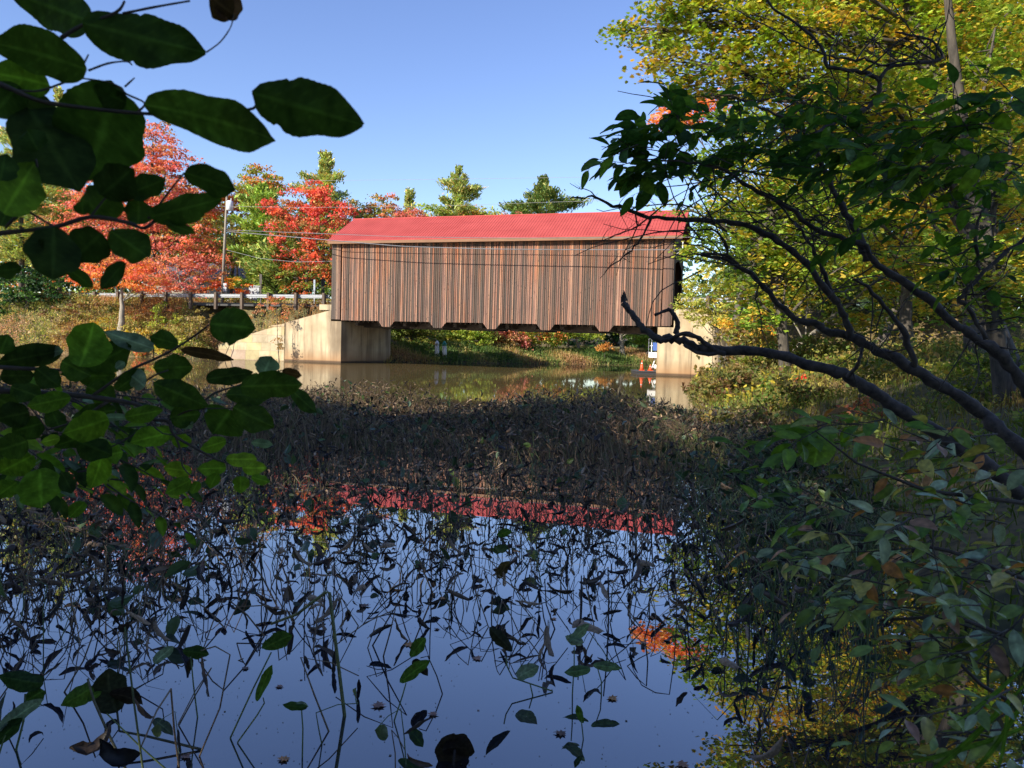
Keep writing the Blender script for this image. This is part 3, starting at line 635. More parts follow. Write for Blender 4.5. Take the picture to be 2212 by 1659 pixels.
SHR = [shrivel(k) for k in range(14)]

# ------------------------------------------------------------------ trees
def blob(n, c, r, shell=.45):
    d = rng.normal(size=(n, 3)); d /= np.linalg.norm(d, axis=1)[:, None]
    q = (shell**3+(1-shell**3)*rng.random(n))**(1/3)
    return np.array(c)+d*q[:, None]*np.array(r)
def lobes_D(L, Y, dz=1.0):
    """lobes given as (x, y, rx, ry[, dY]) on the 2212 px view, set at depth Y with real radii"""
    out = []
    for l in L:
        x, y, rx, ry = l[:4]; yy = Y+(l[4] if len(l) > 4 else 0)
        c = at(x, y, yy); k = yy/FD; out.append((tuple(c), (rx*k, max(rx, ry)*k*.9*dz, ry*k)))
    return out
DM = 1.6
def foliage(b, lobes, dens, size, cols, tmpl='card', spray=(.75, .75, .22), per=36, up=.5, colfn=None, jit=.16, lim=60000):
    T, F = dict(card=(T_CARD, F_CARD), map=(T_MAP, F_MAP), oval=(T_OV, F_OV), need=(T_NEED, F_NEED), rag=(T_RAG, F_RAG))[tmpl]
    cents = []
    for c, r in lobes:
        area = math.pi*r[0]*r[2]; nc = max(3, int(area*dens*DM/per)); C = blob(nc, c, r); cents.append(C)
        n = nc*per
        k = rng.normal(size=(n, 3)); k /= np.linalg.norm(k, axis=1)[:, None]; k *= rng.random(n)[:, None]**.5
        sp_ = np.repeat(rng.uniform(.55, 1.4, nc), per)[:, None]
        O = np.repeat(C, per, 0)+k*np.array(spray)*sp_
        # each spray droops outwards a little
        out_ = np.repeat(C, per, 0)-np.array(c); rad = np.linalg.norm(k[:, :2], axis=1); O[:, 2] -= rad*.12*spray[0]
        base = pal(cols, nc, .10) if colfn is None else colfn(C)
        cc = np.repeat(base, per, 0)*(1+rng.normal(0, jit, (n, 1)))*(1+rng.normal(0, jit*.45, (n, 3)))
        b.inst(T, F, O, rotmats(n, up), size*rng.uniform(.6, 1.35, n), np.clip(cc, .004, 1))
    return cents
def limbs(b, base, top, lobes, cents, r0, sub=5, c=(.5, .5, .5)):
    base = Vector(base); top = Vector(top); n = 9
    tp = [base.lerp(top, i/n)+Vector((random.gauss(0, .012), random.gauss(0, .012), 0))*(top-base).length*(.6 if 0 < i < n else 0) for i in range(n+1)]
    b.tube([tp[0]-Vector((0, 0, .4))]+tp, [r0*1.6, r0*1.25]+[r0*(1-.8*i/n) for i in range(1, n+1)], 9, c)
    for (lc, lr), C in zip(lobes, cents):
        lc = Vector(lc); d = (lc-base).dot(top-base)/max((top-base).length_squared, 1e-6)
        f = min(max(d-.22, .22), .92); i = int(f*n); s = tp[i].lerp(tp[min(i+1, n)], f*n-i)
        mid = s.lerp(lc, .5)+Vector((random.gauss(0, .06), random.gauss(0, .06), random.uniform(-.02, .08)))*(lc-s).length
        rr = r0*(1-.8*f)*.40; path = [s, s.lerp(mid, .5)+Vector((0, 0, .02)), mid, mid.lerp(lc, .6), lc]
        b.tube(path, [rr, rr*.85, rr*.65, rr*.5, rr*.3], 6, c)
        for k in range(min(sub, len(C))):
            q = Vector(C[random.randrange(len(C))]); a = path[random.choice((2, 3, 4))]
            m = a.lerp(q, .5)+Vector((random.gauss(0, .05), random.gauss(0, .05), random.gauss(0, .05)))*(q-a).length
            b.tube([a, m, q], [rr*.4, rr*.28, rr*.12], 4, c, cap=False)
def tree(name, label, Ld, Y, basexy, cols, dens=55, size=.24, r0=.2, cat='tree', group=None, tmpl='card', spray=(.8, .8, .34), per=36, bark=None, colfn=None, top=None, sub=5, up=.15, smat=None, dz=1.0):
    lb = lobes_D(Ld, Y, dz)
    bx = at(basexy[0], basexy[1], basexy[2] if len(basexy) > 2 else Y); bx.z = gz1(bx.x, bx.y) if len(basexy) < 4 else basexy[3]
    e = empty(name, bx, label, cat, group)
    b = MB(); C = foliage(b, lb, dens, size, cols, tmpl, spray, per, up, colfn); b.build('crown', smat or M_LEAF, e)
    if top is None:
        hi = max(lb, key=lambda l: l[0][2]); top = Vector(hi[0])
    else: top = at(*top)
    b = MB(); limbs(b, bx, top, lb, C, r0, sub); b.build('trunk', bark or M_BARK, e, True)
    return e
def pine(name, label, x, ytop, ybot, Y, spread, cols, group=None, droop=.1, gap=.75, start=.15, dens=1.0, r0=.22, lean=0):
    t_ = at(x, ytop, Y); g = at(x, ybot, Y); zb = gz1(t_.x, t_.y); base = Vector((t_.x+lean, t_.y, zb)); H = t_.z-zb
    e = empty(name, base, label, 'tree', group); bw = MB(); bl = MB()
    n = 8; tp = [base.lerp(t_, i/n) for i in range(n+1)]; bw.tube(tp, [r0*(1-.93*i/n) for i in range(n+1)], 8)
    z = max(start*H, g.z-zb-1.0); R0 = spread*Y/FD
    O = []; Mx = []
    while z < H-.1:
        f = z/H; nb = random.randint(4, 6); a0 = random.random()*6.28
        env = min(1, (1-f)*2.3+.10)*(.8+.35*math.sin(z*1.3+x))
        for k in range(nb):
            a = a0+k*6.28/nb+random.gauss(0, .25); Lb = R0*env*random.uniform(.35, 1.25)
            if random.random() < .10: continue
            s = base.lerp(t_, f); el = random.uniform(.0, .35)+.45*f-.1
            d = Vector((math.cos(a)*math.cos(el), math.sin(a)*math.cos(el), math.sin(el)))
            end = s+d*Lb; end.z -= droop*Lb*random.random()
            mid = s.lerp(end, .5)+Vector((0, 0, .05*Lb))
            bw.tube([s, mid, end], [.05*(1-f)+.02, .03, .012], 4, cap=False)
            nt_ = int(Lb*38*dens)+5
            for j in range(nt_):
                q = random.random()**.45; p = s.lerp(mid, q*2) if q < .5 else mid.lerp(end, q*2-1)
                wd = Lb*.22*(1-q*.5)
                p = p+Vector((random.gauss(0, wd), random.gauss(0, wd), random.gauss(0, .20)+.08))
                O.append(tuple(p)); X = d+Vector((random.gauss(0, .6), random.gauss(0, .6), random.uniform(-.1, .6))); X.normalize()
                Z = Vector((random.gauss(0, .5), random.gauss(0, .5), 1)); Yv = Z.cross(X); Yv.normalize(); Z = X.cross(Yv); Mx.append(np.array([tuple(X), tuple(Yv), tuple(Z)]).T)
        z += gap*random.uniform(.7, 1.25)
    O = np.array(O); Mx = np.array(Mx); n = len(O)
    cn = np.sin(O[:, 0]*1.7)*np.sin(O[:, 1]*1.3+1)*np.sin(O[:, 2]*1.9); C = pal(cols, n, .18)
    C *= (1+.25*cn)[:, None]
    bl.inst(T_NEED, F_NEED, O, Mx, rng.uniform(.28, .55, n), np.clip(C, .004, 1)); bl.build('crown', M_NEEDLE, e); bw.build('trunk', M_BARK, e, True)
    return e
c_ = lambda *a: [lin(q) for q in a]
SALMON = c_((214, 122, 108), (222, 132, 110), (202, 108, 100), (224, 140, 104), (206, 120, 112), (184, 104, 88), (166, 122, 84))
ORANGE = c_((230, 140, 80), (234, 152, 88), (220, 124, 78), (222, 112, 80), (204, 140, 80))
RED = c_((222, 96, 84), (226, 106, 84), (206, 84, 78), (206, 118, 84), (190, 78, 72), (160, 120, 76))
GREEN = c_((88, 112, 44), (104, 128, 52), (74, 98, 42), (122, 138, 56))
YGREEN = c_((164, 176, 78), (180, 186, 86), (146, 164, 70), (190, 186, 90), (134, 154, 64))
PINEC = c_((130, 154, 80), (146, 168, 88), (166, 172, 94), (116, 140, 72), (180, 168, 96))
PINEB = c_((160, 176, 100), (178, 184, 108), (200, 172, 100), (140, 160, 90), (176, 184, 114))
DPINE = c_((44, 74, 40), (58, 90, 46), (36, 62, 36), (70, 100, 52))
GO = c_((144, 156, 74), (200, 142, 76), (212, 126, 74), (130, 148, 68), (180, 152, 78))
YEL = c_((196, 160, 52), (206, 172, 70), (180, 150, 54), (150, 146, 60))
RG = c_((206, 136, 106), (166, 140, 90), (190, 116, 96), (146, 142, 78), (214, 146, 106))

BK = 'autumn trees behind the road on the far bank'
tree('maple_tree', 'largest salmon red maple behind the road at left, top hidden by near leaves', [(330, 300, 52, 42), (290, 350, 70, 45), (375, 345, 45, 28), (330, 400, 90, 50), (225, 420, 85, 50), (400, 440, 62, 40), (300, 470, 100, 45), (190, 480, 85, 38), (390, 510, 75, 40), (270, 540, 95, 38), (350, 580, 100, 30), (440, 560, 50, 30), (165, 545, 50, 28)], 74, (330, 655), SALMON, 75, .25, .3, group=BK, spray=(1.0, 1.0, .3))
tree('maple_tree', 'orange maple with a stout pale trunk rooted on the bank below the guardrail', [(255, 600, 72, 22), (200, 602, 60, 18), (320, 596, 62, 20), (170, 585, 45, 18), (270, 570, 70, 20), (345, 622, 40, 12), (290, 622, 40, 12)], 64.6, (263, 700), ORANGE+SALMON[:2], 80, .22, .34, group=BK, bark=M_BARKG, top=(262, 600, 64.6), spray=(.9, .9, .26))
tree('maple_tree', 'dusty red maple low behind the guardrail left of the utility pole', [(390, 610, 62, 26), (435, 585, 50, 25), (380, 570, 60, 25), (430, 622, 40, 16), (340, 620, 45, 16)], 69, (402, 655), SALMON+c_((176, 120, 90), (160, 92, 70)), 42, .22, .16, group=BK, spray=(.8, .8, .24), sub=10, bark=M_BARKG)
tree('maple_tree', 'orange and yellow maple crown just behind the pole transformer', [(500, 418, 38, 22), (465, 440, 40, 28), (520, 445, 28, 24), (540, 425, 22, 16), (445, 480, 36, 34)], 80, (500, 650), c_((214, 134, 64), (206, 116, 58), (196, 150, 70), (212, 104, 70)), 65, .25, .22, group=BK)
tree('birch_tree', 'olive yellow tree behind the lower utility pole with thin bare pale stems', [(455, 520, 45, 40), (505, 500, 40, 45), (545, 520, 38, 36), (470, 570, 42, 28), (530, 575, 40, 24)], 77, (517, 650), c_((158, 156, 78), (176, 160, 80), (140, 142, 66), (190, 150, 76)), 48, .22, .15, group=BK, bark=M_BARKG)
tree('oak_tree', 'green oak with orange tips against the sky left of the bright red maple', [(558, 382, 34, 26), (530, 395, 26, 26), (585, 395, 30, 24), (560, 410, 48, 28), (600, 412, 18, 16), (540, 365, 14, 10)], 84, (560, 650), GO, 75, .26, .25, group=BK)
pine('pine_tree', 'soft bright green pine between the pole and the bright red maple', 560, 402, 610, 76, 88, c_((144, 170, 78), (162, 184, 88), (130, 158, 74), (176, 186, 92)), BK, start=.15, dens=2.1, gap=.6)
pine('pine_tree', 'lower green pine behind the guardrail right of the pole', 600, 470, 640, 73, 70, PINEC, BK, start=.05, dens=2.0, gap=.55)
pine('pine_tree', 'tall olive pine rising behind the bright red maple', 702, 338, 500, 86, 92, PINEB, BK, start=.2, dens=2.0, gap=.7)
pine('pine_tree', 'dark pine trunk and boughs far left behind the near leaves', 45, 215, 600, 78, 90, PINEB, BK, start=.2, dens=1.8, gap=.9, r0=.32)
pine('pine_tree', 'tall slim pine at the left edge beside the salmon maple', 128, 190, 600, 84, 70, PINEB, BK, start=.2, dens=1.8, gap=.9)
def redfn(C):
    n = len(C); z = C[:, 2]; top = 8.0; k = np.clip((z-top+rng.normal(0, 1.3, n))/2.5, 0, 1)[:, None]
    return pal(RED, n, .1)*k+pal(c_((110, 136, 60), (136, 150, 66), (200, 100, 60)), n, .1)*(1-k)
tree('red_maple_tree', 'bright scarlet maple with a green lower crown beside the bridge end', [(676, 402, 22, 26), (655, 425, 42, 26), (700, 430, 36, 24), (600, 445, 40, 14), (640, 460, 55, 24), (710, 465, 48, 26), (745, 450, 26, 22), (625, 490, 46, 20), (690, 500, 56, 24), (600, 520, 20, 14), (700, 530, 50, 18), (645, 560, 50, 28), (690, 580, 50, 30), (630, 600, 40, 22), (670, 625, 50, 18), (725, 590, 30, 30)], 71.5, (660, 650), RED, 82, .24, .25, group=BK, colfn=redfn)
tree('shrub', 'flame orange bush behind the guardrail at the foot of the utility pole', [(445, 618, 30, 18), (490, 612, 36, 20), (528, 625, 22, 14), (460, 634, 34, 10), (508, 634, 34, 10)], 72, (480, 648), c_((222, 122, 44), (214, 96, 46), (206, 150, 60)), 70, .2, .08, cat='bush', spray=(.5, .5, .15))
tree('shrub', 'dark evergreen bush at the left edge of the far bank', [(40, 620, 60, 32), (95, 640, 48, 26), (20, 660, 50, 24), (90, 600, 40, 24), (130, 625, 30, 18), (60, 590, 46, 20)], 69, (60, 690), DPINE, 75, .26, .2, cat='bush', spray=(.8, .8, .2))
pine('pine_tree', 'broad flat topped pine standing above the middle of the bridge roof', 990, 361, 470, 92, 100, PINEB, 'trees seen over the bridge roof', start=.5, dens=2.2, gap=.75)
pine('pine_tree', 'green pine above the right half of the bridge roof', 1174, 386, 470, 96, 125, c_((104, 128, 66), (124, 142, 76), (140, 138, 74), (90, 114, 58)), 'trees seen over the bridge roof', start=.5, dens=2.4, gap=.65)
pine('pine_tree', 'small pine tip just left of the broad pine over the roof', 884, 414, 470, 96, 55, PINEB, 'trees seen over the bridge roof', start=.5, dens=2.2, gap=.7)
OR = 'trees seen over the bridge roof'
tree('oak_tree', 'russet and green oak crown over the left part of the bridge roof', [(830, 440, 32, 22), (805, 455, 30, 18), (850, 460, 36, 16), (780, 460, 26, 16)], 88, (820, 700), RG+GO, 75, .26, .2, group=OR)
tree('maple_tree', 'low red maple crown peeping over the roof below the small pine tip', [(890, 462, 30, 9), (865, 466, 26, 7), (905, 470, 20, 8)], 86, (890, 700), SALMON, 90, .25, .15, group=OR)
tree('oak_tree', 'low green crown over the roof left of the broad pine', [(925, 455, 36, 17), (960, 462, 20, 10), (760, 450, 26, 18), (790, 456, 24, 14), (870, 462, 26, 10)], 90, (930, 700), YGREEN, 75, .25, .15, group=OR)
tree('oak_tree', 'low yellow green crown over the roof right of the broad pine', [(1040, 458, 32, 13), (1062, 464, 18, 8), (1015, 458, 26, 14)], 90, (1040, 700), YGREEN+GO, 75, .25, .15, group=OR)
tree('maple_tree', 'low green and pink crown over the roof left of the green pine', [(1110, 458, 22, 12), (1095, 466, 22, 6), (1135, 466, 22, 6)], 88, (1110, 700), GREEN+RG[:1], 75, .25, .15, group=OR)
# far bank seen under the bridge
UB = 'trees on the far bank seen under the bridge'
def ub(x, lobes, Y, cols, label, nm='tree', r0=.13, dens=120, base=768, name='shade_tree', bark=None):
    tree(name, label, lobes, Y, (x, base), cols, dens, .25, r0, group=UB, bark=bark)
ub(880, [(870, 735, 36, 30), (905, 748, 38, 22), (860, 700, 46, 26), (900, 700, 50, 26), (930, 735, 26, 26)], 76, c_((120, 130, 62), (150, 138, 74), (104, 116, 56)), 'olive bush just right of the shaded pier under the bridge')
ub(1005, [(985, 732, 50, 30), (1035, 735, 34, 32), (955, 715, 42, 24), (1010, 705, 60, 26), (1000, 760, 40, 12)], 81, YGREEN, 'yellow green tree behind the two pale dock posts', bark=M_BARKG)
ub(1075, [(1060, 740, 34, 24), (1105, 735, 40, 28), (1065, 712, 46, 20), (1115, 712, 34, 20)], 83, RG+c_((160, 80, 84)), 'russet pink tree near the middle of the opening under the bridge')
ub(1140, [(1140, 732, 26, 26), (1170, 710, 42, 20), (1195, 732, 24, 20)], 86, YGREEN+GO, 'small yellow green tree right of the russet tree under the bridge', bark=M_BARKG)
ub(1250, [(1240, 706, 44, 20), (1280, 714, 34, 18), (1215, 722, 24, 18)], 88, YGREEN+YEL[:1], 'tree with twin pale trunks on the shady far bank', bark=M_BARKG, r0=.2)
ub(1225, [(1205, 700, 30, 16), (1230, 698, 36, 14)], 90, GREEN+YEL[:1], 'leaning pale trunked tree beside the twin trunks on the far bank', bark=M_BARKG, r0=.18)
ub(1305, [(1303, 754, 10, 6), (1298, 748, 8, 5), (1309, 746, 7, 5)], 86, c_((196, 140, 70), (180, 118, 62)), 'small orange sapling at the water edge on the far bank', r0=.05, base=775, name='sapling')
ub(1345, [(1340, 700, 30, 20), (1365, 712, 24, 14)], 90, DPINE+GREEN, 'thick grey trunked tree in the shade left of the raft', bark=M_BARKG, r0=.38)
ub(1395, [(1390, 720, 30, 22), (1410, 740, 20, 16), (1420, 710, 26, 20), (1375, 735, 14, 10)], 92, c_((110, 140, 58), (130, 156, 66), (96, 124, 50)), 'bright green tree above the raft under the bridge')
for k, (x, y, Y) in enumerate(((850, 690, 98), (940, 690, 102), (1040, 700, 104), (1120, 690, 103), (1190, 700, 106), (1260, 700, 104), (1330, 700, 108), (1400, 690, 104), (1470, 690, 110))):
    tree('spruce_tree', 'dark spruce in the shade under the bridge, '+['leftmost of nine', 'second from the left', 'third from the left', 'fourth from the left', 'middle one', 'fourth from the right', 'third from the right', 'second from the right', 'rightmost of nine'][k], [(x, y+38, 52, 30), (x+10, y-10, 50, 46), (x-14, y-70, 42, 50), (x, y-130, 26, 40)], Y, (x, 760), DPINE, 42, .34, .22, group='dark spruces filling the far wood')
# willowy tree by the right abutment
tree('willow_tree', 'pale yellow green willowy bush rising in front of the right end of the bridge', [(1500, 610, 30, 26), (1540, 590, 34, 30), (1520, 650, 48, 30), (1565, 640, 38, 40), (1480, 665, 24, 20), (1510, 690, 34, 20), (1560, 690, 40, 24), (1475, 640, 18, 16), (1590, 600, 30, 30)], 50, (1560, 760, 50), c_((170, 168, 84), (186, 180, 96), (150, 156, 74), (196, 184, 90)), 130, .16, .12, spray=(.45, .45, .22), up=.2)

# ------------------------------------------------------------------ bank vegetation (ground cover)
def shore_pts(n, x0, x1, y0, y1, dmin, dmax, bias=1.0):
    out = []
    while sum(map(len, out)) < n:
        P = np.stack([rng.uniform(x0, x1, n*2), rng.uniform(y0, y1, n*2)], 1); d = sdist(P)
        out.append(P[(d > dmin) & (d < dmax)])
        if len(out) > 40: break
    return np.concatenate(out)[:n]
T_BL = np.array([(-.03, 0, 0), (.03, 0, 0), (.022, .06, .45), (0, .22, .9), (-.022, .06, .45)]); F_BL = np.array([(0, 1, 2, 3, 4)])
def yawmats(n, tilt=.35):
    a = rng.uniform(0, 6.28, n); b_ = rng.normal(0, tilt, n); M_ = np.zeros((n, 3, 3)); ca, sa, cb, sb = np.cos(a), np.sin(a), np.cos(b_), np.sin(b_)
    M_[:, 0, 0] = ca; M_[:, 1, 0] = sa; M_[:, 0, 1] = -sa*cb; M_[:, 1, 1] = ca*cb; M_[:, 2, 1] = sb; M_[:, 0, 2] = sa*sb; M_[:, 1, 2] = -ca*sb; M_[:, 2, 2] = cb
    return M_
def cover(name, label, n, box, dr, size, cols, h=.8, leafy=.5, cs=.35, wide=1.0, cat='undergrowth', clump=1.3, leaf=.13, tm='card'):
    P = shore_pts(n, *box, *dr); _s = (P-BA)@BU; _t = (P-BA)@BV; P = P[~(((_s < 0) | (_s > LEN)) & (np.abs(_t-WID/2) < 2.3))]; z = gz(P); m = len(P); b = MB()
    nz = .5+.5*np.sin(P[:, 0]*cs+1.7*np.sin(P[:, 1]*cs*.8))*np.cos(P[:, 1]*cs*1.3+P[:, 0]*cs*.4)
    idx = np.clip((nz*len(cols)+rng.normal(0, .8, m)).astype(int), 0, len(cols)-1); C = np.array(cols)[idx]*(1+rng.normal(0, .18, (m, 1)))
    k = rng.random(m) > leafy; q = np.where(k)[0]
    S = size*rng.uniform(.5, 1.4, len(q)); Sv = np.stack([S*wide, S, S], 1)
    b.inst(T_BL, F_BL, np.stack([P[q, 0], P[q, 1], z[q]-.03], 1), yawmats(len(q)), Sv, np.clip(C[q], .004, 1))
    q = np.where(~k)[0]; hh = h*(.35+.65*(.5+.5*np.sin(P[q, 0]*clump+np.sin(P[q, 1]*clump*1.4)*2)*np.sin(P[q, 1]*clump*.9)))
    O = np.stack([P[q, 0], P[q, 1], z[q]+hh*rng.random(len(q))**.6], 1)
    T, F = (T_CARD, F_CARD) if tm == 'card' else (T_OV[:, :], F_OV) if tm == 'oval' else (T_MAP, F_MAP)
    b.inst(T, F, O, rotmats(len(q), .4), leaf*rng.uniform(.6, 1.4, len(q)), np.clip(C[q], .004, 1))
    return tag(b.build(name, M_LEAF), label, cat, kind='stuff')
BANKC = c_((150, 116, 86), (178, 146, 98), (192, 172, 104), (150, 152, 80), (118, 134, 66), (198, 180, 118), (104, 116, 58), (190, 146, 116))
cover('bank_undergrowth', 'yellow and tan weeds covering the far left bank below the guardrail', 90000, (-60, -13.5, 59, 78), (-.25, 13), .55, BANKC, .9, .72, .5, .7, leaf=.14)
cover('shore_litter', 'low reddish weeds and pale grass along the far shore under the bridge', 26000, (-12, 30, 66, 100), (-.3, 5.0), .6, c_((160, 124, 92), (176, 150, 100), (146, 142, 84), (104, 122, 64), (88, 110, 52), (70, 96, 48)), .5, .6, .4, 2.0, leaf=.2)
cover('roadside_grass', 'dry grass on the shoulder of the road by the bridge', 34000, (-40, -13.6, 62.5, 76), (.3, 16), .4, c_((176, 130, 86), (160, 120, 76), (190, 160, 104)), .25, .3, .5, 1.6, leaf=.15)
def bush(label, lobes, Y, base, cols, dens=90, size=.2, name='shrub', **k):
    return tree(name, label, lobes, Y, base, cols, dens, size, k.pop('r0', .04), cat='bush', spray=k.pop('spray', (.4, .4, .2)), **k)
LB = 'bushes along the far left bank'
bush('grey bare twiggy bush at the far left of the bank', [(75, 715, 26, 26), (100, 725, 22, 22)], 65, (85, 740), c_((176, 160, 120), (150, 130, 96), (168, 150, 92)), 26, .16, group=LB, sub=30)
bush('second pale twiggy bush right of the grey bare one', [(145, 722, 30, 20), (125, 715, 20, 20)], 65.2, (140, 740), c_((170, 160, 100), (180, 150, 110), (150, 140, 80)), 30, .16, group=LB, sub=30)
bush('golden bush left of the pale maple trunk on the bank', [(215, 705, 34, 16), (190, 725, 30, 14)], 65, (205, 735), YEL+BANKC[2:4], group=LB)
bush('golden weeds at the foot of the pale maple trunk', [(270, 712, 34, 12), (300, 725, 30, 12)], 64.6, (280, 738), YEL+BANKC[2:5], group=LB)
bush('green bush right of the pale maple trunk', [(345, 700, 22, 20), (370, 690, 18, 18)], 65.4, (350, 725), c_((150, 156, 70), (168, 162, 76), (120, 130, 60)), group=LB)
bush('slender green sapling standing in front of the guardrail', [(349, 652, 16, 12), (352, 672, 18, 12), (345, 690, 12, 10)], 65.6, (336, 720), YGREEN, 60, .16, group=LB, name='sapling')
bush('orange red bush low at the waterline of the left bank', [(300, 752, 18, 10), (330, 748, 24, 12), (315, 760, 20, 7)], 63.2, (315, 768), c_((206, 96, 66), (196, 120, 70), (160, 156, 76)), group=LB)
bush('bright yellow green bush at the waterline of the left bank', [(352, 752, 20, 14), (380, 740, 24, 18), (400, 756, 20, 10)], 62.8, (365, 768), c_((168, 166, 76), (190, 176, 80), (140, 150, 60)), group=LB)
bush('olive bush between the stone wing wall and the green bush', [(420, 705, 26, 26), (440, 680, 24, 18), (400, 725, 20, 16)], 63.6, (420, 745), c_((140, 122, 76), (156, 140, 80), (110, 104, 60)), group=LB)
bush('tan dry bush on the slope above the stone wing wall', [(480, 690, 26, 16), (520, 680, 24, 14), (460, 715, 20, 14)], 64.2, (480, 715), c_((176, 140, 100), (150, 116, 80), (166, 136, 76)), 50, .18, group=LB)
bush('thin reddish sapling leaning over the top of the concrete wing wall', [(600, 668, 22, 14), (575, 655, 18, 12), (620, 680, 20, 10), (596, 640, 14, 10)], 62.3, (605, 700), c_((190, 110, 80), (176, 140, 84), (200, 130, 96)), 34, .15, group=LB, name='sapling', sub=14)
bush('small sapling growing from the crack in the abutment face', [(602, 735, 5, 12), (603, 752, 5, 10)], 62.0, (602, 778), c_((120, 110, 60), (150, 120, 70)), 60, .13, group=LB, name='sapling', r0=.02)
bush('dark shaded bush left of the dark evergreen', [(170, 660, 46, 18), (215, 668, 40, 14), (130, 680, 34, 16)], 67, (170, 690), c_((96, 78, 50), (84, 84, 48), (120, 90, 60)), 70, .2, group=LB)
bush('reddish brush on the slope below the guardrail', [(290, 672, 40, 14), (390, 672, 30, 12), (330, 690, 36, 12)], 66.5, (320, 700), c_((160, 104, 72), (176, 124, 84), (130, 100, 64)), 55, .18, group=LB)

# ------------------------------------------------------------------ far wood behind the road and the river
def wood(name, label, pts, n, size, cols, hfun):
    """a distant mass of crowns: clumps of leaf cards over a strip"""
    b = MB(); P = []
    for x, y in pts:
        h = hfun(x); z = gz1(x, y)
        for k in range(n):
            P.append((x+random.gauss(0, 2.2), y+random.gauss(0, 2.0), z+h*random.random()**.8*random.uniform(.8, 1.05)))
    P = np.array(P); m = len(P); per = 26
    k = rng.normal(size=(m*per, 3))*np.array([.8, .8, .45]); O = np.repeat(P, per, 0)+k
    c = np.repeat(pal(cols, m, .16), per, 0)*(1+rng.normal(0, .15, (m*per, 1)))
    b.inst(T_CARD, F_CARD, O, rotmats(m*per, .2), size*rng.uniform(.7, 1.3, m*per), np.clip(c, .004, 1))
    return tag(b.build(name, M_LEAF), label, 'woodland', kind='stuff')
wood('distant_wood', 'dark mixed wood filling in behind the autumn trees at left', [(x, 98+(i % 3)*5-.18*x) for i, x in enumerate(np.arange(-80, -12, 1.7))], 60, .55, DPINE+GREEN+DPINE+ORANGE[:2]+PINEC, lambda x: 12.5+2.2*math.sin(x*.35)+(3 if x < -45 else 0))
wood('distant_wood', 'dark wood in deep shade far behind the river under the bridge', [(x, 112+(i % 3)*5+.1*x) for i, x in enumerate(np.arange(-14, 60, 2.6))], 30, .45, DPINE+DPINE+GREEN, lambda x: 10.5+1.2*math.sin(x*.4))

# ------------------------------------------------------------------ right bank: maples, trees
MAPC = c_((156, 170, 62), (176, 170, 62), (138, 158, 58), (122, 144, 54), (200, 166, 68), (150, 148, 56), (112, 134, 50), (150, 170, 66), (196, 158, 70), (172, 182, 74))
MAPY = c_((196, 176, 66), (204, 166, 62), (172, 166, 64), (150, 160, 60), (196, 146, 62))
MAPG = c_((118, 142, 52), (136, 156, 58), (104, 130, 50), (160, 162, 62), (110, 136, 54), (184, 164, 64))
RB = 'maples and other trees on the right bank'
kw = dict(tmpl='map', group=RB, up=.9, spray=(.42, .42, .13), per=22)
def bigtree(label, lobes, Y, base, cols, dens, size, r0, top=None, sub=7, name='maple_tree', bark=None, **k):
    a = dict(kw); a.update(k)
    return tree(name, label, lobes, Y, base, cols, dens, size, r0, top=top, sub=sub, bark=bark, **a)
DM = 2.4
bigtree('big overhanging maple with yellow green leaves filling the top right corner', [(1350, 75, 42, 26, 1), (1420, 60, 70, 50, 1), (1440, 130, 62, 50), (1520, 40, 90, 60), (1530, 140, 80, 60), (1480, 205, 50, 36), (1640, 60, 100, 70), (1620, 170, 90, 60), (1740, 50, 100, 70), (1760, 160, 110, 60), (1880, 90, 110, 80, .5), (1900, 200, 110, 70, -1), (2020, 60, 110, 80), (2060, 200, 100, 70), (2170, 100, 90, 100), (1700, 270, 110, 50), (1860, 300, 110, 50), (2000, 320, 110, 60, -1), (2140, 300, 100, 80),
    (1500, -50, 110, 60), (1680, -70, 130, 80), (1880, -90, 140, 90), (2080, -80, 130, 90), (1560, -170, 110, 80), (1750, -230, 150, 90), (1980, -260, 160, 110), (1440, 0, 60, 40), (1800, -400, 180, 120), (2050, -420, 180, 130)], 14.5, (2180, 735, 14.5), MAPC, 340, .115, .21, top=(1880, -300, 14.5), sub=12)
bigtree('maple standing behind the overhanging one with golden leaves at its top', [(1900, 20, 120, 60), (2050, 40, 120, 80), (2180, 20, 90, 90), (1950, 140, 100, 60), (2120, 170, 120, 80), (1850, 230, 110, 60), (2020, 280, 120, 70), (2170, 320, 90, 80), (1980, 400, 120, 60), (2130, 440, 110, 70), (1980, -100, 170, 80), (2150, -140, 130, 90), (2000, -300, 170, 120)], 21, (2110, 740, 21), MAPY+MAPC[:3], 150, .16, .24, top=(2060, -80, 21), spray=(.6, .6, .25), tmpl='rag')
bigtree('green and yellow maple leaning over the water just right of the bridge end', [(1530, 470, 40, 36), (1570, 430, 60, 40), (1500, 530, 34, 26, -1), (1560, 520, 60, 40), (1640, 460, 70, 50), (1620, 560, 70, 36), (1700, 520, 80, 50), (1540, 360, 50, 40), (1620, 370, 70, 50), (1720, 420, 80, 50), (1600, 620, 80, 30), (1700, 600, 90, 40), (1800, 480, 80, 50), (1800, 580, 90, 40), (1660, 300, 80, 50), (1560, 280, 50, 30), (1780, 340, 90, 60), (1460, 440, 22, 16, -1), (1600, 250, 60, 40), (1640, 680, 70, 26), (1850, 400, 90, 60)], 27, (1700, 770, 27), MAPG, 105, .19, .2, top=(1650, 300, 27), spray=(.7, .7, .3), tmpl='rag')
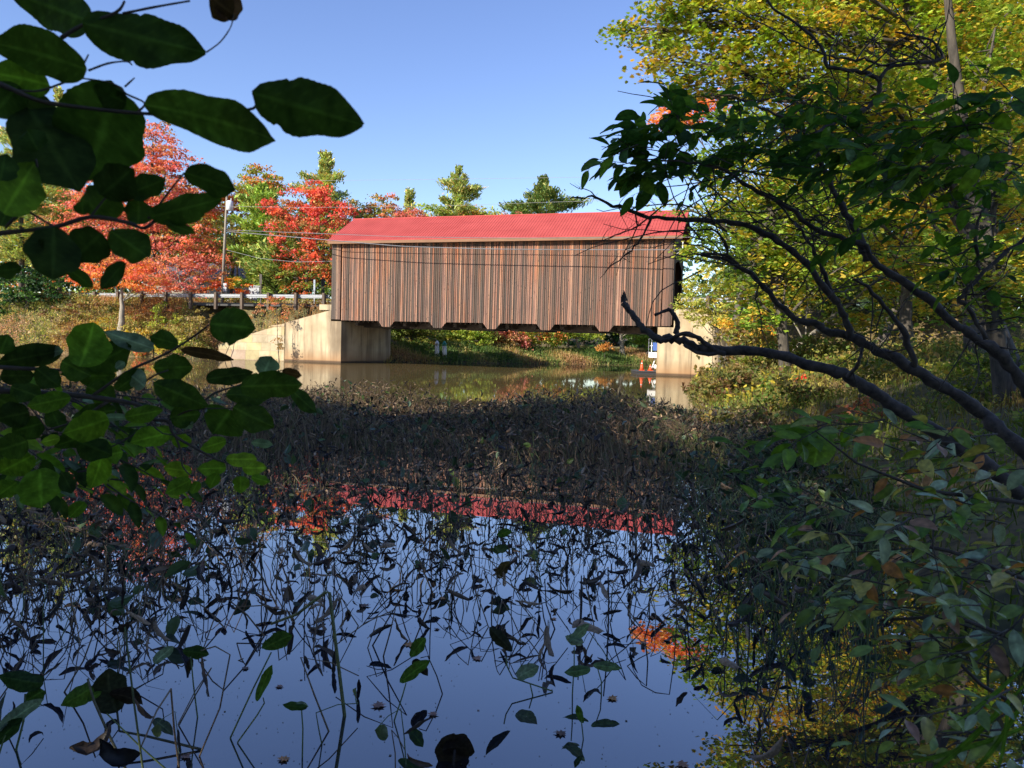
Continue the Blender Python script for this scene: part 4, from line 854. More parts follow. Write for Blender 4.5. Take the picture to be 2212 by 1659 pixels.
bigtree('orange maple crown glowing through the gap among the yellow green leaves', [(1490, 235, 60, 22), (1450, 255, 34, 18), (1530, 225, 40, 24), (1490, 270, 30, 14), (1770, 10, 40, 16)], 44, (1560, 760, 44), c_((232, 160, 96), (234, 148, 92), (226, 172, 106), (230, 136, 96)), 60, .28, .25, spray=(.9, .9, .35), tmpl='rag')
bigtree('shaded green understorey tree with a pale trunk right of the abutment bushes', [(1750, 620, 80, 40), (1850, 600, 90, 50), (1700, 660, 70, 30), (1820, 680, 80, 30), (1950, 560, 90, 60), (1950, 650, 80, 40), (1880, 700, 60, 26)], 33, (1676, 800, 33), MAPG+MAPY[:2], 70, .2, .13, bark=M_BARKG, spray=(.7, .7, .25), tmpl='rag')
bigtree('tall straight trunked maple at the right edge', [(2010, 560, 80, 50), (2090, 520, 100, 60), (2180, 560, 80, 80), (2060, 600, 80, 50), (2150, 400, 100, 70), (2200, 660, 60, 40), (2180, 240, 90, 90), (2150, 60, 110, 110), (2080, 680, 70, 40), (2160, 620, 80, 50)], 12.5, (2180, 770, 12.5), MAPG+MAPC, 210, .11, .15, top=(2010, -300, 12.5), sub=8)
bigtree('golden leaved maple deep in the right hand wood', [(1840, 420, 110, 60), (1960, 480, 110, 60), (1740, 380, 90, 50), (2080, 360, 120, 80), (1900, 330, 100, 60), (2200, 480, 80, 90), (1860, 540, 100, 50), (2020, 600, 120, 50), (2180, 640, 90, 50), (1720, 180, 120, 70), (1900, 180, 120, 80), (2100, 180, 130, 90), (1750, 20, 130, 80), (1950, 0, 130, 90), (2150, 20, 120, 90)], 30, (1960, 760, 30), MAPY+MAPG[:3], 62, .23, .25, spray=(.9, .9, .35), tmpl='rag')
tree('pine_tree', 'dark evergreen mass closing the gaps behind the right hand maples', [(1640, 560, 70, 80), (1720, 640, 80, 60), (1800, 480, 110, 90), (1960, 420, 140, 110), (2120, 360, 140, 130), (1900, 620, 140, 70), (2080, 600, 140, 80), (2220, 520, 110, 110), (1700, 440, 80, 70), (1850, 250, 110, 110), (2050, 150, 140, 130), (2200, 150, 120, 130), (1950, -50, 130, 110), (2150, -80, 130, 120)], 46, (1900, 760, 46), c_((48, 66, 34), (60, 78, 38), (76, 84, 40), (40, 56, 32)), 26, .42, .3, group=RB, spray=(1.5, 1.5, .7))
DM = 1.5
# bushes on the right bank
RS = 'bushes along the right bank'
def rbush(label, lobes, Y, cols, dens=150, size=.09, name='shrub', tm='oval', **k):
    dens *= 1.5; size *= 1.25
    x, y = lobes[0][0], lobes[0][1]
    return tree(name, label, lobes, Y, (x, y+40, Y), cols, dens, size, k.pop('r0', .02), cat='bush', group=RS, tmpl=tm, spray=k.pop('spray', (.25, .25, .14)), per=20, **k)
OLV = c_((104, 100, 52), (120, 104, 60), (90, 92, 46), (130, 116, 60), (112, 84, 56), (78, 88, 42))
OLG = c_((96, 112, 48), (116, 128, 54), (134, 138, 58), (84, 100, 44), (140, 116, 60))
rbush('leafy olive bush standing at the waterline right of the abutment foot', [(1560, 815, 60, 26), (1520, 845, 46, 22), (1610, 830, 50, 30), (1660, 850, 60, 30), (1580, 860, 60, 24)], 24, OLV, 170, .11)
rbush('tall loose bush with sparse dark twigs in front of the concrete abutment', [(1540, 740, 24, 18), (1560, 770, 30, 20), (1520, 760, 20, 12), (1585, 755, 26, 20), (1610, 790, 30, 20)], 30, c_((130, 104, 66), (110, 100, 60), (96, 92, 50)), 50, .12, sub=16)
rbush('rounded brown green bush under the middle of the thick dead branch', [(1700, 850, 60, 34), (1760, 860, 60, 36), (1650, 880, 60, 30), (1720, 900, 70, 34), (1800, 890, 50, 40)], 18, OLV+OLG[:1], 190, .09)
rbush('bush with pinkish fading leaves on the right bank', [(1850, 870, 30, 24), (1880, 890, 34, 26), (1830, 895, 26, 20)], 14.5, c_((206, 130, 92), (196, 150, 90), (170, 156, 80), (180, 100, 70)), 240, .07)
rbush('green bramble bush on the slope between the two leaning trunks', [(1900, 800, 60, 26), (1960, 820, 70, 30), (1850, 790, 50, 24), (2020, 810, 60, 30), (1930, 860, 60, 30)], 19, OLG+MAPY[:1], 170, .09)
rbush('yellow green bush low behind the trunks at the right edge', [(2080, 800, 60, 30), (2150, 790, 60, 34), (2120, 850, 60, 34), (2190, 850, 50, 40), (2060, 870, 50, 26)], 13.5, OLG+MAPY[2:4], 210, .075)
rbush('shady green bushes beneath the maples right of the willowy bush', [(1640, 740, 60, 26), (1700, 770, 60, 30), (1760, 750, 60, 28), (1660, 790, 60, 30), (1820, 760, 60, 26), (1740, 800, 60, 26), (1600, 720, 50, 26)], 30, OLG+OLV[:2], 110, .14, spray=(.4, .4, .2))
rbush('small scarlet leaved sapling among the green bushes', [(1725, 815, 14, 10), (1735, 825, 10, 8)], 22, c_((214, 52, 50), (196, 44, 48)), 120, .1, r0=.012, name='sapling')
rbush('yellow leaved bush at the foot of the abutment wing wall', [(1600, 700, 36, 24), (1630, 730, 40, 24), (1570, 705, 26, 14), (1640, 690, 40, 24)], 44, c_((196, 176, 70), (176, 168, 76), (206, 160, 60)), 90, .16, spray=(.4, .4, .2))
rbush('olive bush beside the water in front of the leaning maple', [(1620, 900, 60, 28), (1560, 900, 50, 22), (1680, 930, 60, 26), (1740, 950, 50, 26)], 15.5, OLV, 210, .08)
GRS = c_((110, 124, 52), (140, 146, 64), (92, 108, 46), (130, 118, 60), (160, 150, 76), (110, 90, 54))
cover('bank_grass', 'tangled green and straw coloured grass covering the right bank', 46000, (2.2, 17, 2.5, 42), (-.1, 9), .30, GRS, .5, .5, 1.1, .6, leaf=.075, tm='oval')
cover('bank_undergrowth', 'low leafy undergrowth below the maples on the right bank', 22000, (6, 34, 18, 60), (.1, 22), .5, OLG+OLV+MAPY[:1], .9, .6, .5, 1.2, leaf=.16)

wood('distant_wood', 'dark wood closing the view behind the right hand maples', [(x, 66+(i % 3)*4+.25*x) for i, x in enumerate(np.arange(22, 66, 1.8))], 70, .6, DPINE+GREEN+MAPG, lambda x: 14+.25*x)
# ------------------------------------------------------------------ tall trees to the left of and behind the viewer (they cast the shade over the pond)
ST = 'tall shade trees on the near bank beside the viewer'
def shade_tree(p, proj, H, r):
    hx, hy = -.75, -.66; x = hx*proj+.66*p; y = hy*proj-.75*p; z0 = max(gz1(x, y), 0)
    e = empty('shade_tree', (x, y, z0), 'tall leafy tree on the near bank whose shade falls over the pond', 'tree', ST)
    L = []
    nl = 13
    for k in range(nl):
        zz = z0+H*(.14+.80*(k/(nl-1))); rr = r*(1-.45*(k/(nl-1))**2)
        a = k*2.4; L.append(((x+math.cos(a)*rr*.45, y+math.sin(a)*rr*.45, zz), (rr*.85, rr*.85, H*.11)))
    b = MB(); C = foliage(b, L, 9.5, .62, GREEN+MAPC[:2], 'card', (1.3, 1.3, .5), 24, .3); b.build('crown', M_LEAF, e)
    b = MB(); limbs(b, (x, y, z0), (x, y, z0+H*.95), L, C, .35, 2); b.build('trunk', M_BARK, e, True)
for p, pr, H, r in ((-29, 20, 8.5, 4.5), (-23, 18, 11.5, 4.8), (-17, 17, 14.5, 5), (-12, 19, 19, 5), (-11, 12, 15, 3.6), (-6, 16, 20.5, 5), (-1, 17, 22, 5), (3, 15, 22, 4.6), (8, 18, 24, 5), (14, 17, 24, 5), (-19, 11, 9.5, 3.2), (-1, 8, 14, 3.4), (4, 7, 12, 3.0)):
    shade_tree(p, pr, H, r)

# ------------------------------------------------------------------ near foliage: single leaves built along pixel-measured directions
NL = 36
def near_leaf(b, P0, P1, wd, tilt=.3, bend=.12, fold=.18, c=(.03, .06, .015), wave=.05, tipf=.3, notch=0):
    P0 = Vector(P0); P1 = Vector(P1); d = P1-P0; L = d.length; d.normalize()
    view = (P0-Vector((0, 0, CAMH))).normalized(); side = d.cross(view)
    if side.length < 1e-3: side = Vector((1, 0, 0))
    side.normalize(); nrm = side.cross(d); q = Matrix.Rotation(tilt, 3, d); side = q @ side; nrm = q @ nrm
    V = []; C = []; us = (-1, -.84, -.66, -.48, -.3, -.14, -.03, .03, .14, .3, .48, .66, .84, 1); ph = random.random()*6; c = np.array(c); hole = random.uniform(.2, 1.6); mid = random.uniform(.40, .48)
    for i in range(NL+1):
        t = i/NL
        s_ = (t/mid)**.62 if t < mid else max(0.0, 1-((t-mid)/(1-mid))**1.9)
        hw = wd*.5*max(s_, 0)*(1 if t < .85 else 1) if 0 < i < NL else .0015
        if 0 < i < NL: hw = wd*.53*(math.sin(math.pi*t**(math.log(.5)/math.log(mid))))**(.48 if t < mid else .8)
        if 0 < i < NL: hw *= 1+.035*math.sin(t*11+ph)+(random.gauss(0, .006)); hw = max(hw*(1+.0*t)*(1-(.9 if abs(t-hole) < .02 else 0)*.12), .001)
        for u in us:
            h = fold*abs(u)*hw+bend*L*(-4*(t-.5)**2+1)*.5+wave*wd*math.sin(7*t+ph+u*2)*abs(u)
            vn = abs(math.sin(math.pi*(6.5*t-1.5*abs(u)))); vn = max(0, 1-vn*3.2); h -= .012*wd*vn; ed = (.018*(i % 2) if abs(u) == 1 else 0); asy = 1+.09*math.sin(t*5.5+ph)*(1 if u > 0 else -1)+.05*math.sin(t*17+ph*2+u); p = P0+d*(L*(t+.07*abs(u)**1.5*math.sin(math.pi*t)))+side*(u*hw*asy*(1-.08*fold+ed))+nrm*h
            V.append(tuple(p)); k = 1.7 if abs(u) < .04 else 1+.45*vn
            C.append(c*k*(1+.08*math.sin(5*t+ph-abs(u)*2)))
    m = len(us); F = [(i*m+j, i*m+j+1, (i+1)*m+j+1, (i+1)*m+j) for i in range(NL) for j in range(m-1)]
    b.add(V, F, np.array(C))
DG = c_((44, 64, 22), (50, 72, 24), (40, 56, 22), (56, 78, 26))
LG = c_((92, 124, 32), (106, 134, 36), (82, 114, 32))
BL = c_((96, 116, 92), (110, 128, 104))
BRN = c_((60, 44, 28), (74, 52, 30))
def Z1(x, y): return x*.3906, y*.3906
def Z2(x, y): return x*.3906, y*.3906+561.6
def branch_thing(name, label, stems, leaves, Z, Y, cat='branch', mat_=None, fill=None, bark=None, jY=.06):
    """stems: [(radius0, radius1, [(x, y[, dY])...])], leaves: (bx, by, tx, ty, w[, palette])"""
    x, y = Z(*stems[0][2][0][:2]); e = empty(name, at(x, y, Y), label, cat)
    bs = MB(); bl = MB()
    for r0, r1, pts in stems:
        P = [at(*Z(p[0], p[1]), Y+(p[2] if len(p) > 2 else 0)) for p in pts]; Q = []
        for i in range(len(P)-1):
            a = P[max(i-1, 0)]; b_ = P[i]; c = P[i+1]; d = P[min(i+2, len(P)-1)]
            for k in range(4):
                t = k/4; Q.append(.5*((2*b_)+(c-a)*t+(2*a-5*b_+4*c-d)*t*t+(3*b_-a-3*c+d)*t*t*t))
        Q.append(P[-1]); n = len(Q); bs.tube(Q, [(r0+(r1-r0)*i/(n-1))*random.uniform(.9, 1.12) for i in range(n)], 7)
    for l in leaves:
        bx, by, tx, ty, w_ = l[:5]; pl = l[5] if len(l) > 5 else DG; y0 = Y+random.gauss(0, jY*.5)
        sc_ = .3906*y0/FD; p0 = at(*Z(bx, by), y0); L = math.hypot(tx-bx, ty-by)*sc_
        p1 = at(*Z(tx, ty), y0+random.gauss(0, .25)*L)
        near_leaf(bl, p0, p1, w_*sc_*1.18, tilt=random.gauss(0, .22), fold=random.uniform(.03, .2), bend=random.uniform(-.05, .14), c=np.array(random.choice(pl))*random.uniform(.85, 1.15))
    if fill: fill(bs, bl)
    bs.build('stem', bark or M_TWIG, e, True); bl.build('leaves', mat_ or M_NEAR, e, True)
    return e
def spray(bs, bl, P, d, L, n, ll, pals, r=.0022, wr=.5, flat=.75, droop=.2):
    """a leafy twig: leaves alternate along it in a roughly horizontal plane"""
    P = Vector(P); d = Vector(d).normalized(); pts = [P]; q = P.copy(); dd = d.copy()
    for i in range(5):
        dd = (dd+Vector((random.gauss(0, .10), random.gauss(0, .10), random.gauss(0, .08)-droop*.05))).normalized(); q = q+dd*(L/5); pts.append(q.copy())
    bs.tube(pts, [r*(1-.7*i/5) for i in range(6)], 5)
    for k in range(n):
        t = (k+.7)/n; i = min(int(t*5), 4); p = pts[i].lerp(pts[i+1], t*5-i); ax = (pts[i+1]-pts[i]).normalized()
        sd = ax.cross(Vector((0, 0, 1))).normalized()*(1 if k % 2 else -1)
        v = (ax*random.uniform(.35, .9)+sd*random.uniform(.5, 1)*(.15 if k == n-1 else 1)+Vector((0, 0, random.gauss(-droop, .3)))).normalized()
        l = ll*random.uniform(.6, 1.15)*(1-.25*t); a = p+v*l*.12; bs.tube([p, a], [r*.5, r*.4], 4, cap=False)
        # leaf lying roughly flat
        P1 = a+v*l; up = Vector((random.gauss(0, .5), random.gauss(0, .5), 1)).normalized()
        flat_leaf(bl, a, P1, l*wr*random.uniform(.85, 1.15), up, np.array(random.choice(pals))*random.uniform(.8, 1.2))
def flat_leaf(b, P0, P1, wd, up, c, bend=.15):
    d = (P1-P0); L = d.length; d.normalize(); side = d.cross(up); side.normalize(); nrm = side.cross(d); V = []; C = []; us = (-1, -.5, 0, .5, 1); n = 8; ph = random.random()*6; f = random.uniform(.05, .5)
    for i in range(n+1):
        t = i/n; hw = wd*.5*math.sin(math.pi*t**.86)**.7 if 0 < i < n else .001
        for u in us:
            p = P0+d*(L*t)+side*(u*hw)+nrm*(f*abs(u)*hw-bend*L*t*t+.03*L*math.sin(6*t+ph)*u)
            V.append(tuple(p)); C.append(c*(1.3 if u == 0 else 1))
    b.add(V, [(i*5+j, i*5+j+1, i*5+j+6, i*5+j+5) for i in range(n) for j in range(4)], np.array(C))

U = [(455, 125, 1138, 292, 235), (1395, 512, 2010, 692, 235), (800, 580, 1520, 775, 205), (500, 120, 60, -40, 210), (480, 385, -60, 235, 210), (275, 470, -60, 400, 150, LG[2:]), (640, 480, 470, 990, 380, DG),
     (160, 600, 440, 1060, 330), (330, 660, -60, 540, 170), (1290, 80, 1150, -30, 130, BRN), (1250, 112, 1285, -60, 110, BRN), (1020, 955, 1302, 1050, 130), (560, 1080, 735, 930, 170), (705, 1075, 915, 990, 110), (830, 1200, 1225, 1100, 125),
     (765, 1240, 765, 1098, 125), (505, 1195, 640, 1030, 170), (300, 1255, 290, 1545, 215), (560, 1290, 395, 1445, 175), (610, 1275, 820, 1420, 150), (905, 1225, 1083, 1290, 52), (370, 1480, 515, 1590, 62), (20, 1180, 190, 900, 190, LG), (0, 1000, 30, 850, 130), (210, 830, 150, 720, 130, DG),
     (0, 1250, 60, 1120, 90), (460, 1190, 455, 1110, 70), (-30, 1500, 120, 1480, 80), (100, 470, -40, 640, 170), (150, 1400, 240, 1330, 60), (690, 1450, 560, 1600, 80, DG), (700, 570, 520, 480, 120)]
US = [(.0028, .0016, [(-60, 440), (80, 500), (230, 560), (500, 600), (760, 625), (1060, 640)]), (.0014, .0009, [(430, 425), (230, 500), (100, 500)]), (.0012, .0008, [(760, 620), (800, 570), (700, 520), (620, 460), (430, 430)]), (.0012, .0007, [(430, 420), (490, 300)]), (.0012, .0007, [(490, 390), (600, 350), (700, 340), (730, 360)]),
      (.0011, .0007, [(690, 480), (745, 430)]), (.0016, .0012, [(1060, 640), (1400, 600), (1400, 512)]), (.0022, .0012, [(340, 210), (455, 140), (640, 70), (690, 5)]), (.0014, .001, [(680, 75), (850, 40), (1050, 5)]), (.0008, .0006, [(1140, 290), (1220, 230), (1280, 140), (1290, 60)]),
      (.0030, .0014, [(-80, 1310), (0, 1290), (300, 1255), (500, 1200), (700, 1230), (800, 1260), (900, 1185), (950, 1170)]), (.0013, .0009, [(820, 1210), (935, 1060), (1020, 955)]), (.0012, .0009, [(500, 1200), (600, 1080), (700, 1040)]), (.0015, .001, [(30, 1260), (150, 1120), (210, 1000), (200, 880)]), (.0014, .001, [(120, 1150), (240, 1220), (350, 1300), (370, 1480)])]
branch_thing('leafy_branch', 'dark backlit leafy branches hanging into the top left corner close to the viewer', US, U, Z1, .80, cat='branch')

V2 = [(1160, 352, 1412, 380, 165), (440, 590, 520, 345, 185, LG), (480, 590, 722, 470, 140), (850, 490, 575, 395, 80, BL), (985, 465, 828, 425, 85), (1000, 495, 1292, 552, 50, BRN), (850, 600, 1065, 590, 120, DG+LG), (0, 520, 45, 412, 95), (345, 500, -20, 570, 110), (1455, 640, 1500, 532, 100, BL),
      (1325, 700, 1672, 690, 125), (1560, 615, 1668, 640, 48, BRN), (1615, 722, 1752, 845, 72), (1250, 745, 1520, 742, 95), (1290, 815, 1515, 925, 125), (1275, 830, 1180, 962, 190), (940, 870, 1110, 850, 110), (850, 680, 1150, 810, 115), (1140, 660, 1400, 620, 80), (940, 955, 720, 1010, 105, LG), (1250, 1000, 1108, 1045, 70, LG),
      (1060, 1170, 905, 1150, 72, LG), (1250, 1150, 1090, 1155, 72, LG), (1250, 1100, 1420, 1100, 70, LG), (1340, 1150, 1475, 1150, 66, LG), (1390, 1200, 1492, 1228, 46, LG), (1330, 1195, 1330, 1290, 72, LG), (1055, 1215, 915, 1290, 80, LG), (1095, 1225, 1060, 1295, 46, LG), (1200, 1180, 1160, 1262, 60, LG),
      (600, 880, 350, 960, 130, LG), (240, 900, 65, 950, 110, DG), (540, 950, 300, 1030, 100, DG), (150, 1000, -30, 1060, 125), (220, 1155, 230, 1372, 205, LG+LG+DG[:1]), (560, 1075, 500, 1265, 115, LG), (590, 1080, 680, 1060, 90, LG), (330, 985, 225, 1010, 50, LG), (180, 1080, -10, 1180, 120, LG), (90, 1230, -20, 1310, 90, LG), (470, 1340, 385, 1425, 70, LG),
      (345, 1180, 400, 1290, 70), (640, 830, 395, 870, 85, DG), (390, 760, 150, 810, 90, LG), (160, 840, -20, 880, 120, DG), (640, 720, 800, 600, 80, DG), (800, 700, 700, 620, 90, BL), (1390, 1010, 1510, 1020, 40, BL), (560, 870, 720, 870, 34, BL), (690, 870, 900, 830, 80, LG), (1000, 920, 1070, 900, 44, BL), (340, 560, 500, 640, 110, DG), (130, 520, 350, 500, 60, BL), (0, 640, 190, 640, 90, DG), (200, 600, 330, 700, 100, DG), (430, 640, 640, 640, 110, DG), (640, 600, 690, 565, 40, BL), (430, 1000, 620, 1080, 120, DG), (280, 820, 340, 950, 80, DG),
      (60, 700, 230, 760, 100), (-20, 760, 90, 830, 110), (480, 700, 640, 780, 110), (950, 1000, 1060, 1000, 66, LG), (1010, 1350, 1060, 1330, 40, LG)]
VS = [(.0045, .0016, [(-60, 590), (120, 600), (330, 610), (500, 640)]), (.0055, .002, [(-60, 720), (200, 735), (380, 745), (600, 772), (770, 805), (850, 880), (930, 890), (965, 970), (1080, 1040), (1210, 1110)]), (.0028, .0016, [(500, 760), (700, 620), (850, 550), (950, 500), (1060, 430), (1155, 360)]),
      (.002, .001, [(965, 960), (1000, 1060), (1010, 1140), (1060, 1200)]), (.0014, .001, [(985, 470), (970, 500)]), (.0013, .0009, [(850, 490), (850, 545)]), (.002, .0012, [(770, 700), (850, 640), (930, 610)]), (.003, .0015, [(600, 780), (420, 890), (260, 940)]), (.0016, .001, [(840, 900), (700, 990), (560, 1060), (450, 1110)]),
      (.0018, .001, [(930, 890), (1060, 830), (1290, 820)]), (.0015, .001, [(770, 800), (900, 960), (1100, 940)]), (.002, .001, [(1080, 830), (1180, 740), (1330, 690), (1450, 640), (1560, 610)]), (.0016, .001, [(0, 700), (150, 800), (280, 960)]), (.0012, .0008, [(1210, 1110), (1340, 1150)])]
def fill2(bs, bl):
    for k in range(26):
        x = random.uniform(-120, 620); y = random.uniform(620, 1250); Y = random.uniform(1.45, 1.9)
        spray(bs, bl, at(*Z2(x, y), Y), (random.uniform(.3, 1), random.gauss(0, .5), random.gauss(-.1, .25)), random.uniform(.12, .25), random.randint(4, 7), .075, DG+LG+BL[:1])
branch_thing('leafy_shrub', 'leafy green shrub reaching in from the left over the dead weeds', VS, V2, Z2, 1.35, cat='shrub', fill=fill2)

# ------------------------------------------------------------------ right hand shrub: dead limbs, dark stems, leaf sprays
def Z4(x, y): return x*.3906+1348, y*.3906
def Z5(x, y): return x*.3906+1348, y*.3906+561.6
def Z5s(L): return [(x, y+1440.0-0, *r) for x, y, *r in L]      # Z5 pixels expressed in Z4 pixels
def rad(px, Y): return px*.86*.3906*Y/FD
def limb(b, pts, Y, r0, r1, n=8, knob=.2):
    """pts in Z4 pixels with optional depth offset; r in Z pixels"""
    P = [at(*Z4(p[0], p[1]), Y+(p[2] if len(p) > 2 else 0)) for p in pts]; Q = []
    for i in range(len(P)-1):
        a = P[max(i-1, 0)]; b_ = P[i]; c = P[i+1]; d = P[min(i+2, len(P)-1)]
        for k in range(4):
            t = k/4; Q.append(.5*((2*b_)+(c-a)*t+(2*a-5*b_+4*c-d)*t*t+(3*b_-a-3*c+d)*t*t*t))
    Q.append(P[-1]); m = len(Q); jt = (P[0]-P[-1]).length/len(P)*.035; Q = [q+Vector((random.gauss(0, jt), random.gauss(0, jt), random.gauss(0, jt))) for q in Q]
    b.tube(Q, [rad(r0+(r1-r0)*i/(m-1), Y)*random.uniform(1-knob, 1+knob) for i in range(m)], n); return Q
SK = 1437.8    # y offset between the two zooms in Z pixels (561.6/.3906)
def O(L): return [(p[0], p[1]+SK, *p[2:]) for p in L]
def twigs(b, Q, n, L, r, droop=0.0, depth=2):
    for k in range(n):
        i = random.randrange(1, len(Q)-1); p = Q[i]; d = (Q[i]-Q[i-1]).normalized(); a = Vector((random.gauss(0, 1), random.gauss(0, .5), random.gauss(.1, 1))); a -= d*a.dot(d); a.normalize()
        v = (-d*random.uniform(.2, 1)+a).normalized(); pts = [p]; q = p.copy(); l = L*random.uniform(.4, 1.2)
        for j in range(5):
            v = (v+Vector((random.gauss(0, .28), random.gauss(0, .2), random.gauss(0, .28)-droop))).normalized(); q = q+v*l/5; pts.append(q.copy())
        b.tube(pts, [r*(1-.75*j/5) for j in range(6)], 5, cap=False)
        if depth > 1: twigs(b, pts, 3, L*.45, r*.5, droop, depth-1)
# thick dead limb with a broken tip
e = empty('dead_limb', at(*Z4(1690, 930+SK), 3.6), 'thick dead limb with a broken upturned tip and hooked fork over the pond', 'branch')
b = MB()
limb(b, O([(-2, 236, .5), (60, 320, .45), (110, 385, .4), (190, 437, .35), (250, 432, .3), (330, 452, .25), (430, 492, .2), (600, 502, .15), (800, 512, .1), (1000, 572, .05), (1150, 612), (1270, 665), (1400, 745), (1550, 845), (1690, 935), (1900, 1060, -.1), (2200, 1300, -.2)]), 3.9, 21, 45, 12, .13)
b.build('limb', M_DARKBARK, e, True)
b = MB(); limb(b, O([(285, 410, .3), (297, 360, .3), (280, 310, .3), (252, 276, .3), (225, 282, .3), (170, 305, .3)]), 3.9, 19, 9, 8); b.build('hooked_fork', M_DARKBARK, e, True)
b = MB(); limb(b, O([(205, 445, .3), (260, 440, .27), (320, 408, .22), (400, 425, .2), (450, 460, .2), (500, 500, .18), (560, 520, .15)]), 3.88, 15, 18, 8)
limb(b, O([(330, 470, .25), (400, 510, .22), (470, 520, .2), (540, 510, .2)]), 3.85, 10, 12, 8); b.build('side_branch', M_DARKBARK, e, True)
b = MB()
for k in range(4): p = at(*Z4(-6+k*5, 232+SK-k*2), 4.4); b.tube([p, p+Vector((-.012, 0, .03+.01*k))], [.014, .002], 5)
b.build('splinter', M_DARKBARK, e)
# big forked stem
e = empty('large_shrub', at(*Z4(2090, 940+SK), 3.3), 'large dark stemmed shrub with many bare twigs and broad leaves arching in from the right', 'shrub')
Qs = []
def st(nm, pts, Y, r0, r1, tw=10, L=.35, r=.004):
    b = MB(); Q = limb(b, pts, Y, r0, r1, 9); twigs(b, Q, tw, L, r); b.build(nm, M_DARKBARK, e, True); Qs.append(Q); return Q
st('stem', O([(2300, 1120, -.2), (2090, 945, -.1), (2000, 862), (1850, 752), (1700, 662), (1550, 572), (1400, 502), (1280, 440), (1150, 400), (1050, 362), (910, 300), (800, 182), (700, 82), (560, 0), (420, -30)]), 3.5, 48, 9, 8)
st('stem', [(410, 1410), (480, 1405), (560, 1412), (640, 1470)], 3.5, 6, 12, 3)
st('stem', [(480, 1262), (530, 1300), (565, 1350), (572, 1412)], 3.5, 5, 9, 2)
st('stem', O([(1252, 420), (1230, 340), (1200, 272), (1140, 170), (1100, 60), (1060, -40)])+[(1000, 1300), (920, 1200), (760, 1060)], 3.45, 24, 5, 8)
st('stem', [(1180, 1672), (1100, 1580), (1000, 1450), (850, 1332), (700, 1255), (550, 1226), (350, 1215), (130, 1200), (0, 1150), (-90, 1130), (-160, 1085), (-240, 1095), (-300, 1090)], 3.4, 24, 4, 8)
st('stem', [(130, 1205), (60, 1260), (-20, 1290), (-120, 1330), (-210, 1350)], 3.4, 6, 2, 3, .12, .0018)
st('stem', [(150, 1208), (90, 1330), (20, 1400), (-80, 1480), (-130, 1540)], 3.4, 8, 2, 4, .12, .0018)
st('stem', [(-160, 1085), (-200, 1050), (-250, 1040), (-300, 1015)], 3.4, 4, 1.5, 2, .08, .0015)
st('stem', O([(2300, 830), (2212, 702), (2090, 532), (1950, 432), (1850, 372), (1700, 232), (1550, 122), (1400, 20)])+[(1300, 1352), (1050, 1262), (900, 1152), (700, 1035), (520, 935), (350, 900), (120, 880)], 3.1, 40, 4, 14)
st('stem', [(1340, 1440), (1300, 1310), (1230, 1180), (1130, 980), (1060, 830), (1010, 742), (900, 662), (760, 600), (600, 530)], 3.2, 26, 5, 10)
st('stem', [(1040, 780), (1080, 730), (1130, 700), (1230, 650), (1350, 590), (1408, 520), (1412, 455), (1380, 420), (1280, 390), (1130, 370), (1110, 300), (1050, 212), (950, 130), (820, 40), (760, -60)], 3.15, 17, 7, 8)
st('stem', [(1411, 445), (1470, 372), (1600, 350), (1750, 330), (1742, 270), (1680, 215), (1500, 180)], 3.15, 14, 5, 5)
st('stem', [(1470, 372), (1350, 335), (1200, 318), (1100, 303), (950, 240), (780, 140), (610, 50)], 3.15, 9, 3, 5)
st('stem', O([(1605, 590), (1562, 420), (1470, 292), (1350, 152), (1260, 92)]), 3.35, 22, 8, 6)
st('stem', O([(1240, 640, .2), (1290, 580), (1310, 520), (1320, 470)]), 3.6, 15, 10, 2)
st('stem', [(2300, 1200), (2212, 1330), (2100, 1400), (1900, 1600), (1850, 1660)]+O([(1900, 260), (2000, 440)]), 2.9, 12, 14, 6)
st('stem', [(1960, 1500), (1940, 1300), (2000, 1150), (2100, 1000), (2212, 900)], 2.8, 12, 6, 6)
# leaves
b = MB(); bl = MB()
SD = c_((60, 90, 36), (70, 102, 38), (52, 80, 34), (88, 116, 42))
def region(cx, cy, rx, ry, n, Y, ll, pals, dirx=-1, L=.22, nl=(4, 8), wr=.48):
    for k in range(n):
        x = cx+rx*random.uniform(-1, 1); y = cy+ry*random.uniform(-1, 1); d = (dirx*random.uniform(.3, 1), random.gauss(0, .5), random.gauss(0, .3))
        spray(b, bl, at(*Z4(x, y), Y+random.gauss(0, .15)), d, L*random.uniform(.6, 1.2), random.randint(*nl), ll, pals, wr=wr)
region(260, 850, 130, 150, 13, 3.2, .135, SD); region(450, 720, 120, 90, 6, 3.2, .13, SD); region(150, 880, 80, 120, 7, 3.2, .13, SD); region(380, 640, 40, 40, 2, 3.2, .15, SD)
region(600, 820, 160, 140, 12, 3.2, .10, SD); region(850, 720, 200, 150, 12, 3.1, .10, SD); region(1150, 850, 160, 130, 12, 2.9, .11, SD)
region(1500, 780, 250, 160, 12, 2.6, .105, SD+BL[:1]); region(1900, 780, 280, 160, 20, 2.4, .10, SD+LG+BL[:1]); region(1950, 1050, 280, 180, 15, 2.6, .10, SD+LG)
region(1500, 1150, 260, 180, 8, 2.9, .10, SD); region(2000, 1350, 220, 200, 7, 2.6, .10, SD+LG[:1]); region(1250, 620, 250, 80, 8, 3.0, .10, SD); region(2100, 560, 120, 100, 5, 2.3, .11, SD)
